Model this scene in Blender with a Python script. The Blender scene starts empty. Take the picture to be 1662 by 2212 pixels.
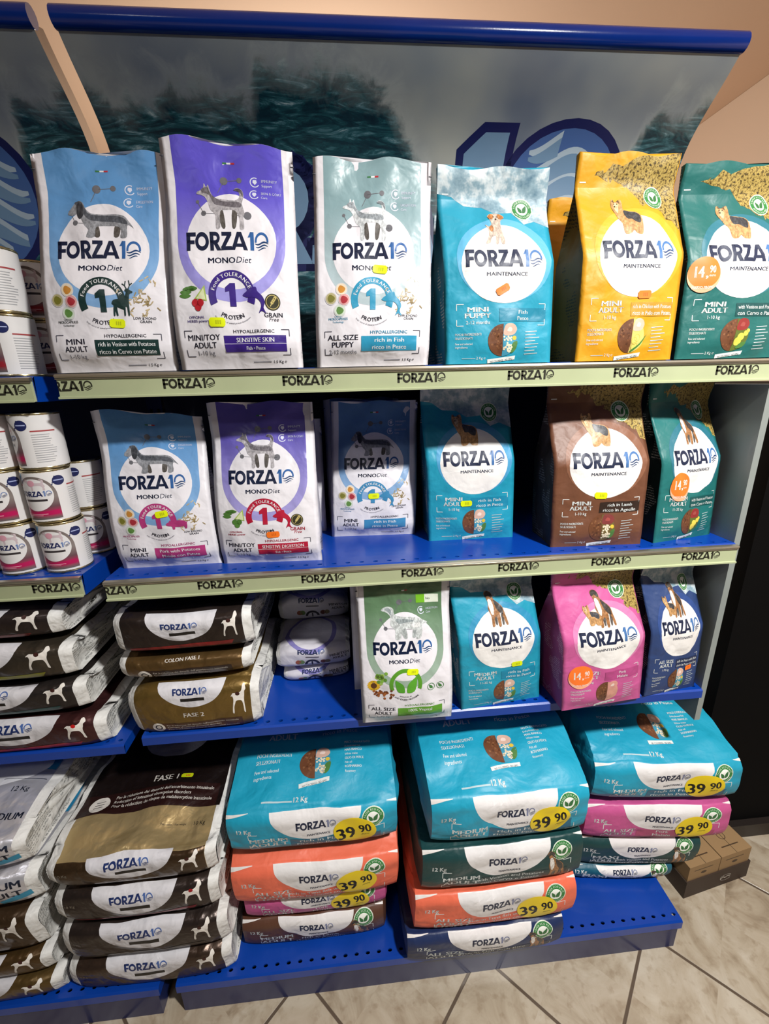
import bpy, math, random
import numpy as np
from mathutils import Vector, noise
from mathutils.geometry import tessellate_polygon

S = bpy.context.scene
C = S.collection
PI = math.pi

# ------------------------------------------------------------------ camera, light, exposure
cam_d = bpy.data.cameras.new('camera')
cam = bpy.data.objects.new('camera', cam_d); C.objects.link(cam)
cam_d.sensor_fit = 'HORIZONTAL'; cam_d.sensor_width = 36.0
cam_d.lens = 36.0 * 931.67 / 1662.0
cam_d.clip_start = 0.02
CAM_YAW, CAM_PITCH, CAM_ROLL = 0.0798, -0.2938, -0.0251
def set_cam():
    from mathutils import Matrix
    cy, sy, cp, sp = math.cos(CAM_YAW), math.sin(CAM_YAW), math.cos(CAM_PITCH), math.sin(CAM_PITCH)
    f = Vector((sy*cp, cy*cp, sp)); r = Vector((cy, -sy, 0)); u = r.cross(f)
    c, s = math.cos(CAM_ROLL), math.sin(CAM_ROLL)
    r2 = c*r + s*u; u2 = -s*r + c*u
    m = Matrix((r2, u2, -f)).transposed().to_4x4()
    m.translation = Vector((0.4603, -0.7686, 1.4301))
    cam.matrix_world = m
set_cam()
S.camera = cam
S.view_settings.view_transform = 'Standard'
S.view_settings.look = 'None'
S.view_settings.gamma = 1.0
S.view_settings.use_curve_mapping = False
S.view_settings.exposure = 0.0

w_ = bpy.data.worlds.new('world'); S.world = w_; w_.use_nodes = True
w_.node_tree.nodes['Background'].inputs[0].default_value = (0.80, 0.90, 1.0, 1)
w_.node_tree.nodes['Background'].inputs[1].default_value = 0.028

def area(name, loc, size, power, color=(1, 1, 1), target=None, shape='DISK', size_y=None):
    d = bpy.data.lights.new(name, 'AREA'); d.shape = shape; d.size = size
    if size_y: d.size_y = size_y
    d.energy = power; d.color = color
    o = bpy.data.objects.new(name, d); C.objects.link(o); o.location = loc
    if target:
        o.rotation_euler = (Vector(target) - Vector(loc)).to_track_quat('-Z', 'Y').to_euler()
    return o
def point(name, loc, radius, power, color):
    d = bpy.data.lights.new(name, 'POINT'); d.shadow_soft_size = radius; d.energy = power; d.color = color
    o = bpy.data.objects.new(name, d); C.objects.link(o); o.location = loc
area('ceiling_spot', (1.22, -0.98, 2.34), 0.13, 62, (1.0, 0.985, 0.95))
area('front_left_fill', (-0.35, -1.5, 2.34), 0.25, 3.5, (0.96, 0.98, 1.0))  # weak fill added at the front left, not an actual fixture
point('rear_warm_fill', (0.45, 1.40, 1.85), 0.10, 50, (1.0, 0.89, 0.75))  # unseen light added to brighten the ceiling and walls behind the shelving

# ------------------------------------------------------------------ colour + materials
def lin(h):
    h = h.lstrip('#'); out = []
    for i in (0, 2, 4):
        c = int(h[i:i+2], 16) / 255.0
        out.append(c/12.92 if c <= 0.04045 else ((c+0.055)/1.055)**2.4)
    return tuple(out) + (1.0,)
MATS = {}
def N(nt, t, **kw):
    n = nt.nodes.new(t)
    for k, v in kw.items(): setattr(n, k, v)
    return n
def base(name, rough=0.5, metal=0.0):
    m = bpy.data.materials.new(name); m.use_nodes = True
    nt = m.node_tree; b = nt.nodes['Principled BSDF']
    b.inputs['Roughness'].default_value = rough; b.inputs['Metallic'].default_value = metal
    return m, nt, b
def add_bump(nt, b, kind):
    L = nt.links
    tc = N(nt, 'ShaderNodeTexCoord')
    if kind == 'paper': specs = ((15, 0.55, 0.012), (55, 0.35, 0.0025))
    elif kind == 'pouch': specs = ((18, 0.5, 0.009), (50, 0.35, 0.0022))
    elif kind == 'foil': specs = ((13, 0.7, 0.018), (40, 0.45, 0.005))
    elif kind == 'gusset': specs = ((22, 0.6, 0.02), (70, 0.4, 0.004))
    else: specs = ((200, 0.1, 0.001),)
    prev = None
    for sc, st, di in specs:
        n = N(nt, 'ShaderNodeTexNoise'); n.inputs['Scale'].default_value = sc
        n.inputs['Detail'].default_value = 2.5; n.inputs['Distortion'].default_value = 0.6
        L.new(tc.outputs['Object'], n.inputs['Vector'])
        bp = N(nt, 'ShaderNodeBump'); bp.inputs['Strength'].default_value = st; bp.inputs['Distance'].default_value = di
        L.new(n.outputs['Fac'], bp.inputs['Height'])
        if prev: L.new(prev.outputs['Normal'], bp.inputs['Normal'])
        prev = bp
    L.new(prev.outputs['Normal'], b.inputs['Normal'])
def mat(col, surf='pouch', rough=None, metal=None, name=None):
    key = (col, surf, rough, metal)
    if key in MATS: return MATS[key]
    R = {'paper': .48, 'pouch': .36, 'foil': .30, 'gusset': .55, 'plain': .5}[surf]
    M = {'foil': .55}.get(surf, 0)
    m, nt, b = base(name or (surf + '_' + col.strip('#')), R if rough is None else rough, M if metal is None else metal)
    c = lin(col)
    mx = N(nt, 'ShaderNodeMix', data_type='RGBA'); tc = N(nt, 'ShaderNodeTexCoord'); n = N(nt, 'ShaderNodeTexNoise')
    n.inputs['Scale'].default_value = 35; n.inputs['Detail'].default_value = 3
    nt.links.new(tc.outputs['Object'], n.inputs['Vector']); nt.links.new(n.outputs['Fac'], mx.inputs[0])
    mx.inputs[6].default_value = tuple(x*.95 for x in c[:3])+(1,); mx.inputs[7].default_value = tuple(min(1, x*1.05) for x in c[:3])+(1,)
    nt.links.new(mx.outputs[2], b.inputs['Base Color'])
    if surf != 'plain': add_bump(nt, b, surf)
    MATS[key] = m; return m
def uvnode(nt):
    n = N(nt, 'ShaderNodeUVMap'); n.uv_map = 'canvas'; return n
def ramp(nt, stops, interp='LINEAR'):
    r = N(nt, 'ShaderNodeValToRGB'); cr = r.color_ramp; cr.interpolation = interp
    while len(cr.elements) < len(stops): cr.elements.new(0.5)
    for e, (p, c) in zip(cr.elements, stops): e.position = p; e.color = c
    return r
def grad_mat(c_bot, c_top, v0, v1, surf='pouch'):
    """printed vertical colour fade of the packaging artwork"""
    key = ('grad', c_bot, c_top, v0, v1, surf)
    if key in MATS: return MATS[key]
    m, nt, b = base('printed_fade_' + c_top.strip('#'), .36 if surf == 'pouch' else .48)
    uv = uvnode(nt); sp = N(nt, 'ShaderNodeSeparateXYZ'); mr = N(nt, 'ShaderNodeMapRange')
    mr.inputs['From Min'].default_value = v0; mr.inputs['From Max'].default_value = v1
    nt.links.new(uv.outputs[0], sp.inputs[0]); nt.links.new(sp.outputs['Y'], mr.inputs['Value'])
    r = ramp(nt, [(0, lin(c_bot)), (1, lin(c_top))])
    nt.links.new(mr.outputs[0], r.inputs[0]); nt.links.new(r.outputs[0], b.inputs['Base Color'])
    add_bump(nt, b, surf); MATS[key] = m; return m
def blotch_mat(name, stops, scale=60, surf='paper', detail=4, voro=False):
    key = ('blotch', name)
    if key in MATS: return MATS[key]
    m, nt, b = base(name, .48)
    uv = uvnode(nt)
    n = N(nt, 'ShaderNodeTexNoise'); n.inputs['Scale'].default_value = scale; n.inputs['Detail'].default_value = detail
    n.inputs['Roughness'].default_value = .7
    nt.links.new(uv.outputs[0], n.inputs['Vector'])
    r = ramp(nt, stops); nt.links.new(n.outputs['Fac'], r.inputs[0])
    nt.links.new(r.outputs[0], b.inputs['Base Color']); add_bump(nt, b, surf)
    MATS[key] = m; return m
def smallprint_mat(name, paper, ink, surf, rows=220.0, thresh=.55):
    """rows of unreadable small print on a bag's side"""
    key = ('sp', name)
    if key in MATS: return MATS[key]
    m, nt, b = base(name, .5)
    tc = N(nt, 'ShaderNodeTexCoord'); sp = N(nt, 'ShaderNodeSeparateXYZ'); L = nt.links
    L.new(tc.outputs['Object'], sp.inputs[0])
    ax = N(nt, 'ShaderNodeMath', operation='MULTIPLY'); ax.inputs[1].default_value = rows
    L.new(sp.outputs['Z'], ax.inputs[0])
    fr = N(nt, 'ShaderNodeMath', operation='FRACT'); L.new(ax.outputs[0], fr.inputs[0])
    g = N(nt, 'ShaderNodeMath', operation='GREATER_THAN'); g.inputs[1].default_value = .5; L.new(fr.outputs[0], g.inputs[0])
    n = N(nt, 'ShaderNodeTexNoise'); n.inputs['Scale'].default_value = 420; L.new(tc.outputs['Object'], n.inputs['Vector'])
    n2 = N(nt, 'ShaderNodeTexNoise'); n2.inputs['Scale'].default_value = 14; L.new(tc.outputs['Object'], n2.inputs['Vector'])
    g2 = N(nt, 'ShaderNodeMath', operation='GREATER_THAN'); g2.inputs[1].default_value = .48; L.new(n.outputs['Fac'], g2.inputs[0])
    g3 = N(nt, 'ShaderNodeMath', operation='GREATER_THAN'); g3.inputs[1].default_value = thresh-.05; L.new(n2.outputs['Fac'], g3.inputs[0])
    m1 = N(nt, 'ShaderNodeMath', operation='MULTIPLY'); m2 = N(nt, 'ShaderNodeMath', operation='MULTIPLY')
    L.new(g.outputs[0], m1.inputs[0]); L.new(g2.outputs[0], m1.inputs[1]); L.new(m1.outputs[0], m2.inputs[0]); L.new(g3.outputs[0], m2.inputs[1])
    mx = N(nt, 'ShaderNodeMix', data_type='RGBA'); mx.inputs[6].default_value = lin(paper); mx.inputs[7].default_value = lin(ink)
    L.new(m2.outputs[0], mx.inputs[0]); L.new(mx.outputs[2], b.inputs['Base Color']); add_bump(nt, b, surf)
    MATS[key] = m; return m

# ------------------------------------------------------------------ objects
def tag(o, label, cat, group=None, kind=None):
    if label: o['label'] = label
    if cat: o['category'] = cat
    if group: o['group'] = group
    if kind: o['kind'] = kind
    return o
def thing(name, label, cat, loc=(0, 0, 0), rz=0, group=None):
    o = bpy.data.objects.new(name, None); C.objects.link(o); o.empty_display_size = .05
    o.location = loc; o.rotation_euler = (0, 0, rz)
    return tag(o, label, cat, group)
class MB:
    def __init__(s): s.v = []; s.f = []; s.m = []; s.uv = []; s.mats = []; s.nrm = {}
    def mi(s, m):
        if m not in s.mats: s.mats.append(m)
        return s.mats.index(m)
    def vert(s, p, uv=(0, 0), n=None):
        s.v.append(tuple(p)); s.uv.append(uv)
        if n is not None: s.nrm[len(s.v)-1] = n
        return len(s.v)-1
    def face(s, idx, m): s.f.append(tuple(idx)); s.m.append(s.mi(m))
    def box(s, a, b, m):
        x0, y0, z0 = a; x1, y1, z1 = b
        i = [s.vert(p) for p in ((x0,y0,z0),(x1,y0,z0),(x1,y1,z0),(x0,y1,z0),(x0,y0,z1),(x1,y0,z1),(x1,y1,z1),(x0,y1,z1))]
        for q in ((0,3,2,1),(4,5,6,7),(0,1,5,4),(1,2,6,5),(2,3,7,6),(3,0,4,7)): s.face([i[k] for k in q], m)
    def prism(s, prof, x0, x1, m):
        """closed (y,z) profile extruded along x"""
        a = [s.vert((x0, y, z)) for y, z in prof]; b = [s.vert((x1, y, z)) for y, z in prof]
        n = len(prof)
        for k in range(n): s.face((a[k], b[k], b[(k+1) % n], a[(k+1) % n]), m)
        s.face(a[::-1], m); s.face(b, m)
    def build(s, name, parent=None, smooth=True, loc=None, bevel=0):
        me = bpy.data.meshes.new(name)
        me.from_pydata(s.v, [], s.f)
        for m in s.mats: me.materials.append(m)
        me.polygons.foreach_set('material_index', s.m)
        ul = me.uv_layers.new(name='canvas')
        li = np.zeros(len(me.loops), dtype=np.int32); me.loops.foreach_get('vertex_index', li)
        ul.data.foreach_set('uv', np.array(s.uv, dtype=np.float32)[li].ravel())
        me.update()
        if smooth:
            me.polygons.foreach_set('use_smooth', [True]*len(me.polygons))
            if s.nrm:
                vn = np.zeros(len(me.vertices)*3, dtype=np.float32)
                me.vertex_normals.foreach_get('vector', vn); vn = vn.reshape(-1, 3)
                for k, n in s.nrm.items(): vn[k] = n
                me.normals_split_custom_set_from_vertices(vn.tolist())
        o = bpy.data.objects.new(name, me); C.objects.link(o)
        if parent: o.parent = parent
        if loc: o.location = loc
        if bevel:
            bv = o.modifiers.new('bevel', 'BEVEL'); bv.width = bevel; bv.segments = 2; bv.limit_method = 'ANGLE'
        return o

# ------------------------------------------------------------------ 2D artwork
FONT_CACHE = {}
def text_polys(s, bold=0.0):
    k = (s, bold)
    if k in FONT_CACHE: return FONT_CACHE[k]
    cu = bpy.data.curves.new('lettering', 'FONT'); cu.body = s; cu.size = 1.0; cu.resolution_u = 2
    cu.offset = bold; cu.fill_mode = 'FRONT'
    o = bpy.data.objects.new('lettering', cu); C.objects.link(o)
    dg = bpy.context.evaluated_depsgraph_get()
    me = o.evaluated_get(dg).to_mesh()
    vs = [(v.co.x, v.co.y) for v in me.vertices]
    polys = [[vs[i] for i in p.vertices] for p in me.polygons]
    o.evaluated_get(dg).to_mesh_clear()
    bpy.data.objects.remove(o); bpy.data.curves.remove(cu)
    xs = [p[0] for q in polys for p in q] or [0, 1]
    r = (polys, min(xs), max(xs)); FONT_CACHE[k] = r
    return r
def fill(pts):
    tri = tessellate_polygon([[Vector((x, y, 0)) for x, y in pts]])
    return [[pts[i] for i in t] for t in tri]
def catmull(pts, k=4):
    n = len(pts); out = []
    for i in range(n):
        p0, p1, p2, p3 = (pts[(i+j-1) % n] for j in range(4))
        for q in range(k):
            t = q/k
            out.append(tuple(.5*((2*p1[a]) + (-p0[a]+p2[a])*t + (2*p0[a]-5*p1[a]+4*p2[a]-p3[a])*t*t + (-p0[a]+3*p1[a]-3*p2[a]+p3[a])*t**3) for a in (0, 1)))
    return out
def ringp(cx, cy, r0, r1, a0=0, a1=360, n=40, sy=1.0):
    out = []
    for k in range(n):
        a = math.radians(a0+(a1-a0)*k/n); b = math.radians(a0+(a1-a0)*(k+1)/n)
        q = [(cx+r0*math.cos(a), cy+sy*r0*math.sin(a)), (cx+r1*math.cos(a), cy+sy*r1*math.sin(a)),
             (cx+r1*math.cos(b), cy+sy*r1*math.sin(b)), (cx+r0*math.cos(b), cy+sy*r0*math.sin(b))]
        if r0 <= 0: q = q[1:]+[(cx, cy)]
        out.append(q)
    return out
def discp(cx, cy, rx, ry=None, n=36): 
    ry = rx if ry is None else ry
    return [[(cx+rx*math.cos(2*PI*k/n), cy+ry*math.sin(2*PI*k/n)) for k in range(n)]]
def grow_poly(p, g):
    cx = sum(q[0] for q in p)/len(p); cy = sum(q[1] for q in p)/len(p)
    out = []
    n = len(p); area2 = sum(p[i][0]*p[(i+1) % n][1]-p[(i+1) % n][0]*p[i][1] for i in range(n))
    sgn = 1 if area2 > 0 else -1
    for i in range(n):
        a, b, c = p[i-1], p[i], p[(i+1) % n]
        d1 = Vector((b[0]-a[0], b[1]-a[1])).normalized(); d2 = Vector((c[0]-b[0], c[1]-b[1])).normalized()
        n1 = Vector((d1.y, -d1.x))*sgn; n2 = Vector((d2.y, -d2.x))*sgn
        m = (n1+n2); 
        if m.length < 1e-6: m = n1
        m.normalize(); k = g/max(.45, m.dot(n1))
        out.append((b[0]+m.x*k, b[1]+m.y*k))
    return out
def logo_parts(g=0.0):
    """the word mark, height 1, width 5.6: (letters, one, zero) as convex pieces"""
    R = lambda a, b, c, d: [(a, b), (c, b), (c, d), (a, d)]
    L = [R(0, 0, .27, 1), R(0, .78, .68, 1), R(0, .36, .58, .57)]
    L += ringp(1.12, .5, .27-g, .5+g, n=26)
    L += [R(1.70, 0, 1.96, 1), R(1.70, .80, 2.10, 1), R(1.70, .36, 2.10, .55)]
    L += ringp(2.10, .68, .115-g, .32+g, -90, 90, 10)
    L += [[(1.94, .40), (2.20, .44), (2.52, 0), (2.20, 0)]]
    L += [R(2.55, .79, 3.26, 1), R(2.50, 0, 3.28, .21), [(2.50, .18), (2.80, .18), (3.26, .82), (2.94, .82)]]
    L += [[(3.22, 0), (3.50, 0), (3.92, 1), (3.66, 1)], [(4.12, 0), (4.40, 0), (3.96, 1), (3.72, 1)], R(3.50, .18, 4.14, .36)]
    one = [[(4.58, 0), (4.84, 0), (4.84, 1), (4.58, 1)], [(4.40, .70), (4.58, .72), (4.70, 1), (4.60, 1)]]
    zero = ringp(5.40, .5, .36-g, .5+g, -8, 188, 22)
    waves = []
    for k, (yc, th) in enumerate(((.40, .10), (.235, .09), (.085, .07))):
        hx = math.sqrt(max(.02, .5**2-(yc-.5)**2)); n = 12
        for q in range(n):
            x0 = -hx+2*hx*q/n; x1 = -hx+2*hx*(q+1)/n
            f = lambda x: yc+.07*math.sin(x*6.6+.4)
            t0 = th*(.35+.65*math.sin(PI*min(1, max(0, (x0+hx)/(2*hx)))) ); t1 = th*(.35+.65*math.sin(PI*min(1, max(0, (x1+hx)/(2*hx)))))
            waves.append([(5.40+x0, f(x0)-t0/2-g), (5.40+x1, f(x1)-t1/2-g), (5.40+x1, f(x1)+t1/2+g), (5.40+x0, f(x0)+t0/2+g)])
    if g:
        L = [p if len(p) == 4 and p in ringp(1.12, .5, .27-g, .5+g, n=26) else grow_poly(p, g) if len(p) == 4 and not any(abs(math.hypot(q[0]-1.12, q[1]-.5)-.5-g) < 1e-6 for q in p) else p for p in L]
        one = [grow_poly(p, g) for p in one]
    return L, one, zero, waves
LOGO = logo_parts()

class Art:
    def __init__(s): s.sh = []
    def add(s, polys, m, layer=1, part='body'): s.sh.append((polys, m, layer, part))
    def poly(s, pts, m, layer=1, part='body', smooth=0):
        if smooth: pts = catmull(pts, smooth)
        s.add(fill(pts), m, layer, part)
    def rect(s, x0, y0, x1, y1, m, layer=1, part='body'): s.add([[(x0, y0), (x1, y0), (x1, y1), (x0, y1)]], m, layer, part)
    def disc(s, cx, cy, r, m, layer=1, ry=None, part='body'): s.add(discp(cx, cy, r, ry), m, layer, part)
    def ring(s, cx, cy, r0, r1, m, layer=1, a0=0, a1=360, part='body', n=32): s.add(ringp(cx, cy, r0, r1, a0, a1, n), m, layer, part)
    def line(s, pts, t, m, layer=1, part='body'):
        for a, b in zip(pts, pts[1:]):
            dx, dy = b[0]-a[0], b[1]-a[1]; L = math.hypot(dx, dy) or 1; nx, ny = -dy/L*t/2, dx/L*t/2
            s.add([[(a[0]+nx, a[1]+ny), (a[0]-nx, a[1]-ny), (b[0]-nx, b[1]-ny), (b[0]+nx, b[1]+ny)]], m, layer, part)
    def text(s, t, x, y, size, m, layer=4, align='c', bold=.012, xs=1.0, shear=0.0, rot=0.0, width=None, part='body'):
        polys, x0, x1 = text_polys(t, 0.0)
        if bold >= .01: polys = [[(px+dx, py) for px, py in p] for dx in ((-bold, bold) if bold < .03 else (-bold, 0, bold)) for p in polys]
        if width: xs = width/((x1-x0)*size)
        ox = {'c': (x0+x1)/2, 'l': x0, 'r': x1}[align]
        c, sn = math.cos(rot), math.sin(rot); out = []
        for p in polys:
            q = []
            for px, py in p:
                a = ((px-ox)*xs+py*shear)*size; b = py*size
                q.append((x+a*c-b*sn, y+a*sn+b*c))
            out.append(q)
        s.add(out, m, layer, part)
    def arctext(s, t, cx, cy, r, size, m, mid=90, layer=5, flip=False, bold=.012, xs=1.0):
        ws = []
        for ch in t:
            if ch == ' ': ws.append(.32)
            else:
                _, a, b = text_polys(ch, bold); ws.append((b-a)*xs+.09)
        tot = sum(ws); pos = -tot/2
        for ch, w in zip(t, ws):
            if ch != ' ':
                ang = math.radians(mid) + (1 if flip else -1)*(pos+w/2)*size/r
                x, y = cx+r*math.cos(ang), cy+r*math.sin(ang)
                s.text(ch, x, y, size, m, layer, 'c', bold, xs, 0, ang+PI/2 if flip else ang-PI/2)
            pos += w
    def logo(s, x, y, w, m1, m2=None, layer=4, hr=.213, rot=0.0, shear=0.0, m3=None):
        """centred at x, base line y"""
        sx = w/5.9; sy = w*hr; c, sn = math.cos(rot), math.sin(rot)
        T = lambda p: (lambda a, b: (x+a*c-b*sn, y+a*sn+b*c))((p[0]-2.95)*sx+p[1]*shear*sy, p[1]*sy)
        L, one, zero, wav = LOGO
        for polys, m in ((L, m1), (one, m2 or m1), (zero, m2 or m1), (wav, m3 or m1)):
            s.add([[T(p) for p in q] for q in polys], m, layer)
    def shape(s, pts, x, y, w, h, m, layer=3, flip=False, smooth=3, part='body'):
        pp = catmull(pts, smooth) if smooth else pts
        s.add(fill([(x+((1-p[0]) if flip else p[0])*w, y+p[1]*h) for p in pp]), m, layer, part)

def split_poly(p, ax, cuts):
    lo = min(q[ax] for q in p); hi = max(q[ax] for q in p)
    res = []; cur = p
    for c in cuts:
        if c <= lo+1e-7: continue
        if c >= hi-1e-7: break
        a = []; b = []; n = len(cur)
        for i in range(n):
            P, Q = cur[i], cur[(i+1) % n]
            sp, sq = P[ax]-c, Q[ax]-c
            if sp <= 0: a.append(P)
            if sp >= 0: b.append(P)
            if (sp < 0 < sq) or (sq < 0 < sp):
                t = sp/(sp-sq); X = (P[0]+(Q[0]-P[0])*t, P[1]+(Q[1]-P[1])*t); a.append(X); b.append(X)
        if len(a) > 2: res.append(a)
        cur = b
        if len(cur) < 3: break
    if len(cur) > 2: res.append(cur)
    return res
EPS = 0.00013
class Sheet:
    """printable surface: grid of points G[j][i] over canvas coordinates us x vs"""
    def __init__(s, us, vs, G):
        s.us = np.array(us); s.vs = np.array(vs); s.G = G
        du = np.gradient(G, s.us, axis=1); dv = np.gradient(G, s.vs, axis=0)
        n = np.cross(du, dv); s.N = n/np.maximum(np.linalg.norm(n, axis=2, keepdims=True), 1e-9)
    def ev(s, pts):
        pts = np.asarray(pts, float)
        u = np.clip(pts[:, 0], s.us[0], s.us[-1]); v = np.clip(pts[:, 1], s.vs[0], s.vs[-1])
        i = np.clip(np.searchsorted(s.us, u, side='right')-1, 0, len(s.us)-2); j = np.clip(np.searchsorted(s.vs, v, side='right')-1, 0, len(s.vs)-2)
        fu = ((u-s.us[i])/(s.us[i+1]-s.us[i]))[:, None]; fv = ((v-s.vs[j])/(s.vs[j+1]-s.vs[j]))[:, None]
        up = fv > fu
        f = lambda A: A[j, i]+np.where(up, fu*(A[j+1, i+1]-A[j+1, i])+fv*(A[j+1, i]-A[j, i]), fu*(A[j, i+1]-A[j, i])+fv*(A[j+1, i+1]-A[j, i+1]))
        n = f(s.N); n /= np.maximum(np.linalg.norm(n, axis=1, keepdims=True), 1e-9)
        return f(s.G), n
    def diag(s, p):
        mx = sum(t[0] for t in p)/len(p); my = sum(t[1] for t in p)/len(p)
        i = min(max(int(np.searchsorted(s.us, mx, side='right'))-1, 0), len(s.us)-2); j = min(max(int(np.searchsorted(s.vs, my, side='right'))-1, 0), len(s.vs)-2)
        u0, u1, v0, v1 = s.us[i], s.us[i+1], s.vs[j], s.vs[j+1]
        d = [(t[0]-u0)/(u1-u0)-(t[1]-v0)/(v1-v0) for t in p]
        if min(d) > -.12 or max(d) < .12: return [p]
        a = []; b = []; n = len(p)
        for k in range(n):
            P, Q, sp, sq = p[k], p[(k+1) % n], d[k], d[(k+1) % n]
            if sp <= 0: a.append(P)
            if sp >= 0: b.append(P)
            if (sp < 0 < sq) or (sq < 0 < sp):
                t = sp/(sp-sq); X = (P[0]+(Q[0]-P[0])*t, P[1]+(Q[1]-P[1])*t); a.append(X); b.append(X)
        return [r for r in (a, b) if len(r) > 2]
    def decals(s, art, builders, seal_v=None):
        """cut every printed shape along the sheet's grid and lay it on the sheet"""
        cu, cv = list(s.us), list(s.vs)
        du = dv = .0022
        out = []
        for polys, m, layer, part in art.sh:
            for p in polys:
                xs = [q[0] for q in p]; ys = [q[1] for q in p]
                if max(xs) < cu[0] or min(xs) > cu[-1] or max(ys) < cv[0] or min(ys) > cv[-1]: continue
                a = sum(p[k][0]*p[(k+1) % len(p)][1]-p[(k+1) % len(p)][0]*p[k][1] for k in range(len(p)))
                if abs(a) < 1e-10: continue
                if a < 0: p = p[::-1]
                pcs = [p]
                if max(xs)-min(xs) > du or min(xs) < cu[0] or max(xs) > cu[-1]: pcs = [r for q in pcs for r in split_poly(q, 0, cu)]
                if max(ys)-min(ys) > dv or min(ys) < cv[0] or max(ys) > cv[-1]: pcs = [r for q in pcs for r in split_poly(q, 1, cv)]
                if len(cu) > 3: pcs = [r for q in pcs for r in s.diag(q)]
                for q in pcs:
                    mx = sum(t[0] for t in q)/len(q); my = sum(t[1] for t in q)/len(q)
                    if not (cu[0] <= mx <= cu[-1] and cv[0] <= my <= cv[-1]): continue
                    pt = part
                    if pt == 'body' and seal_v is not None and my > seal_v: pt = 'seal'
                    out.append((q, m, layer, pt))
        if not out: return
        flat = np.array([t for q, *_ in out for t in q]); lay = np.array([l for q, m, l, pt in out for _ in q])
        P, Nn = s.ev(flat); P = P+Nn*(lay*EPS)[:, None]; k = 0
        for q, m, l, pt in out:
            mb = builders.setdefault(pt, MB())
            idx = [mb.vert(P[k+t], tuple(flat[k+t]), tuple(Nn[k+t])) for t in range(len(q))]
            mb.face(idx, m); k += len(q)

def nz(x, y, z): return noise.noise(Vector((x, y, z)))

# ------------------------------------------------------------------ pictures printed on the bags
DACH = [(0,.62),(.03,.73),(.10,.88),(.17,.95),(.23,.9),(.28,.74),(.36,.63),(.52,.62),(.72,.62),(.85,.57),(.92,.44),(1.0,.26),(.93,.34),(.90,.30),(.90,.04),(.80,.02),(.81,.2),(.76,.3),(.6,.32),(.44,.28),(.42,.03),(.30,.02),(.33,.2),(.27,.32),(.22,.47),(.17,.62),(.08,.57)]
HUSK = [(-.04,.80),(-.02,.85),(.06,.88),(.11,.94),(.13,1.03),(.17,.95),(.21,1.01),(.24,.90),(.28,.79),(.36,.70),(.55,.67),(.78,.66),(.86,.74),(.85,.88),(.76,.93),(.82,.97),(.92,.92),(.95,.76),(.92,.58),(.97,.36),(.94,.24),(.95,.02),(.86,.0),(.86,.22),(.78,.40),(.6,.42),(.46,.38),(.45,.04),(.36,.02),(.36,.30),(.26,.42),(.20,.60),(.14,.72),(.06,.77)]
TERR = [(.02,.72),(.0,.86),(.05,1.0),(.14,.93),(.26,.94),(.37,1.0),(.41,.86),(.41,.70),(.60,.66),(.84,.62),(.98,.52),(1.0,.3),(.97,.05),(.9,.0),(.72,.02),(.62,.10),(.52,.02),(.34,.0),(.28,.10),(.28,.3),(.18,.44),(.12,.56)]
AUSS = [(.18,.82),(.12,.92),(.22,1.0),(.38,.97),(.48,.88),(.52,.74),(.70,.62),(.86,.50),(.92,.30),(.98,.04),(.88,.03),(.80,.28),(.70,.34),(.66,.02),(.54,.0),(.52,.25),(.40,.20),(.38,.02),(.26,.0),(.28,.26),(.20,.48),(.24,.66)]
PUPP = [(.30,.82),(.24,.90),(.34,.98),(.55,1.0),(.78,.98),(.92,.88),(.82,.80),(.74,.72),(.74,.52),(.80,.28),(.84,.02),(.70,.0),(.64,.22),(.56,.0),(.46,.02),(.48,.26),(.30,.18),(.24,.04),(.06,.02),(.20,.24),(.22,.46),(.10,.62),(.26,.56),(.36,.64)]
RETR = [(0,.88),(.05,.96),(.16,1.0),(.26,.92),(.28,.76),(.42,.68),(.62,.66),(.80,.62),(.98,.48),(.86,.44),(.86,.24),(.82,.02),(.72,.0),(.72,.24),(.56,.32),(.42,.30),(.40,.03),(.28,.0),(.28,.28),(.18,.44),(.20,.66),(.12,.82)]
POINT = [(0,.60),(.10,.60),(.15,.48),(.07,.24),(.02,.02),(.12,.0),(.15,.2),(.24,.34),(.34,.44),(.60,.45),(.72,.40),(.78,.22),(.80,.03),(.90,.0),(.87,.24),(.86,.48),(.90,.64),(.92,.76),(1.0,.82),(.99,.90),(.90,1.0),(.80,.96),(.74,.80),(.60,.72),(.30,.70),(.14,.70)]
FISH = [(0,.70),(.2,.85),(.5,1.0),(.62,.98),(.66,.84),(.86,.66),(.95,.42),(.88,.22),(.98,.0),(.80,.10),(.66,.02),(.78,.28),(.74,.46),(.60,.58),(.40,.62),(.16,.62)]
DEER = [(0,.42),(.08,.55),(.3,.58),(.52,.6),(.62,.72),(.66,.84),(.60,.86),(.62,.92),(.74,.94),(.86,.88),(.95,.84),(.94,.79),(.82,.76),(.78,.6),(.76,.42),(.76,.0),(.69,.0),(.67,.26),(.60,.30),(.58,.0),(.51,.0),(.50,.30),(.26,.32),(.22,.18),(.24,0),(.16,0),(.13,.2),(.10,.0),(.03,.0),(.06,.24),(.08,.36)]
PIGS = [(0,.50),(.06,.62),(.16,.72),(.20,.86),(.28,.76),(.55,.84),(.82,.80),(.94,.66),(1.0,.72),(.97,.55),(.96,.30),(.92,.05),(.84,.05),(.80,.26),(.60,.20),(.40,.22),(.38,.03),(.28,.03),(.26,.28),(.12,.34),(.04,.40)]
LEAF = [(0,1),(.02,.55),(.25,.1),(.85,0),(.95,.2),(.8,.6),(.4,.85)]

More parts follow.
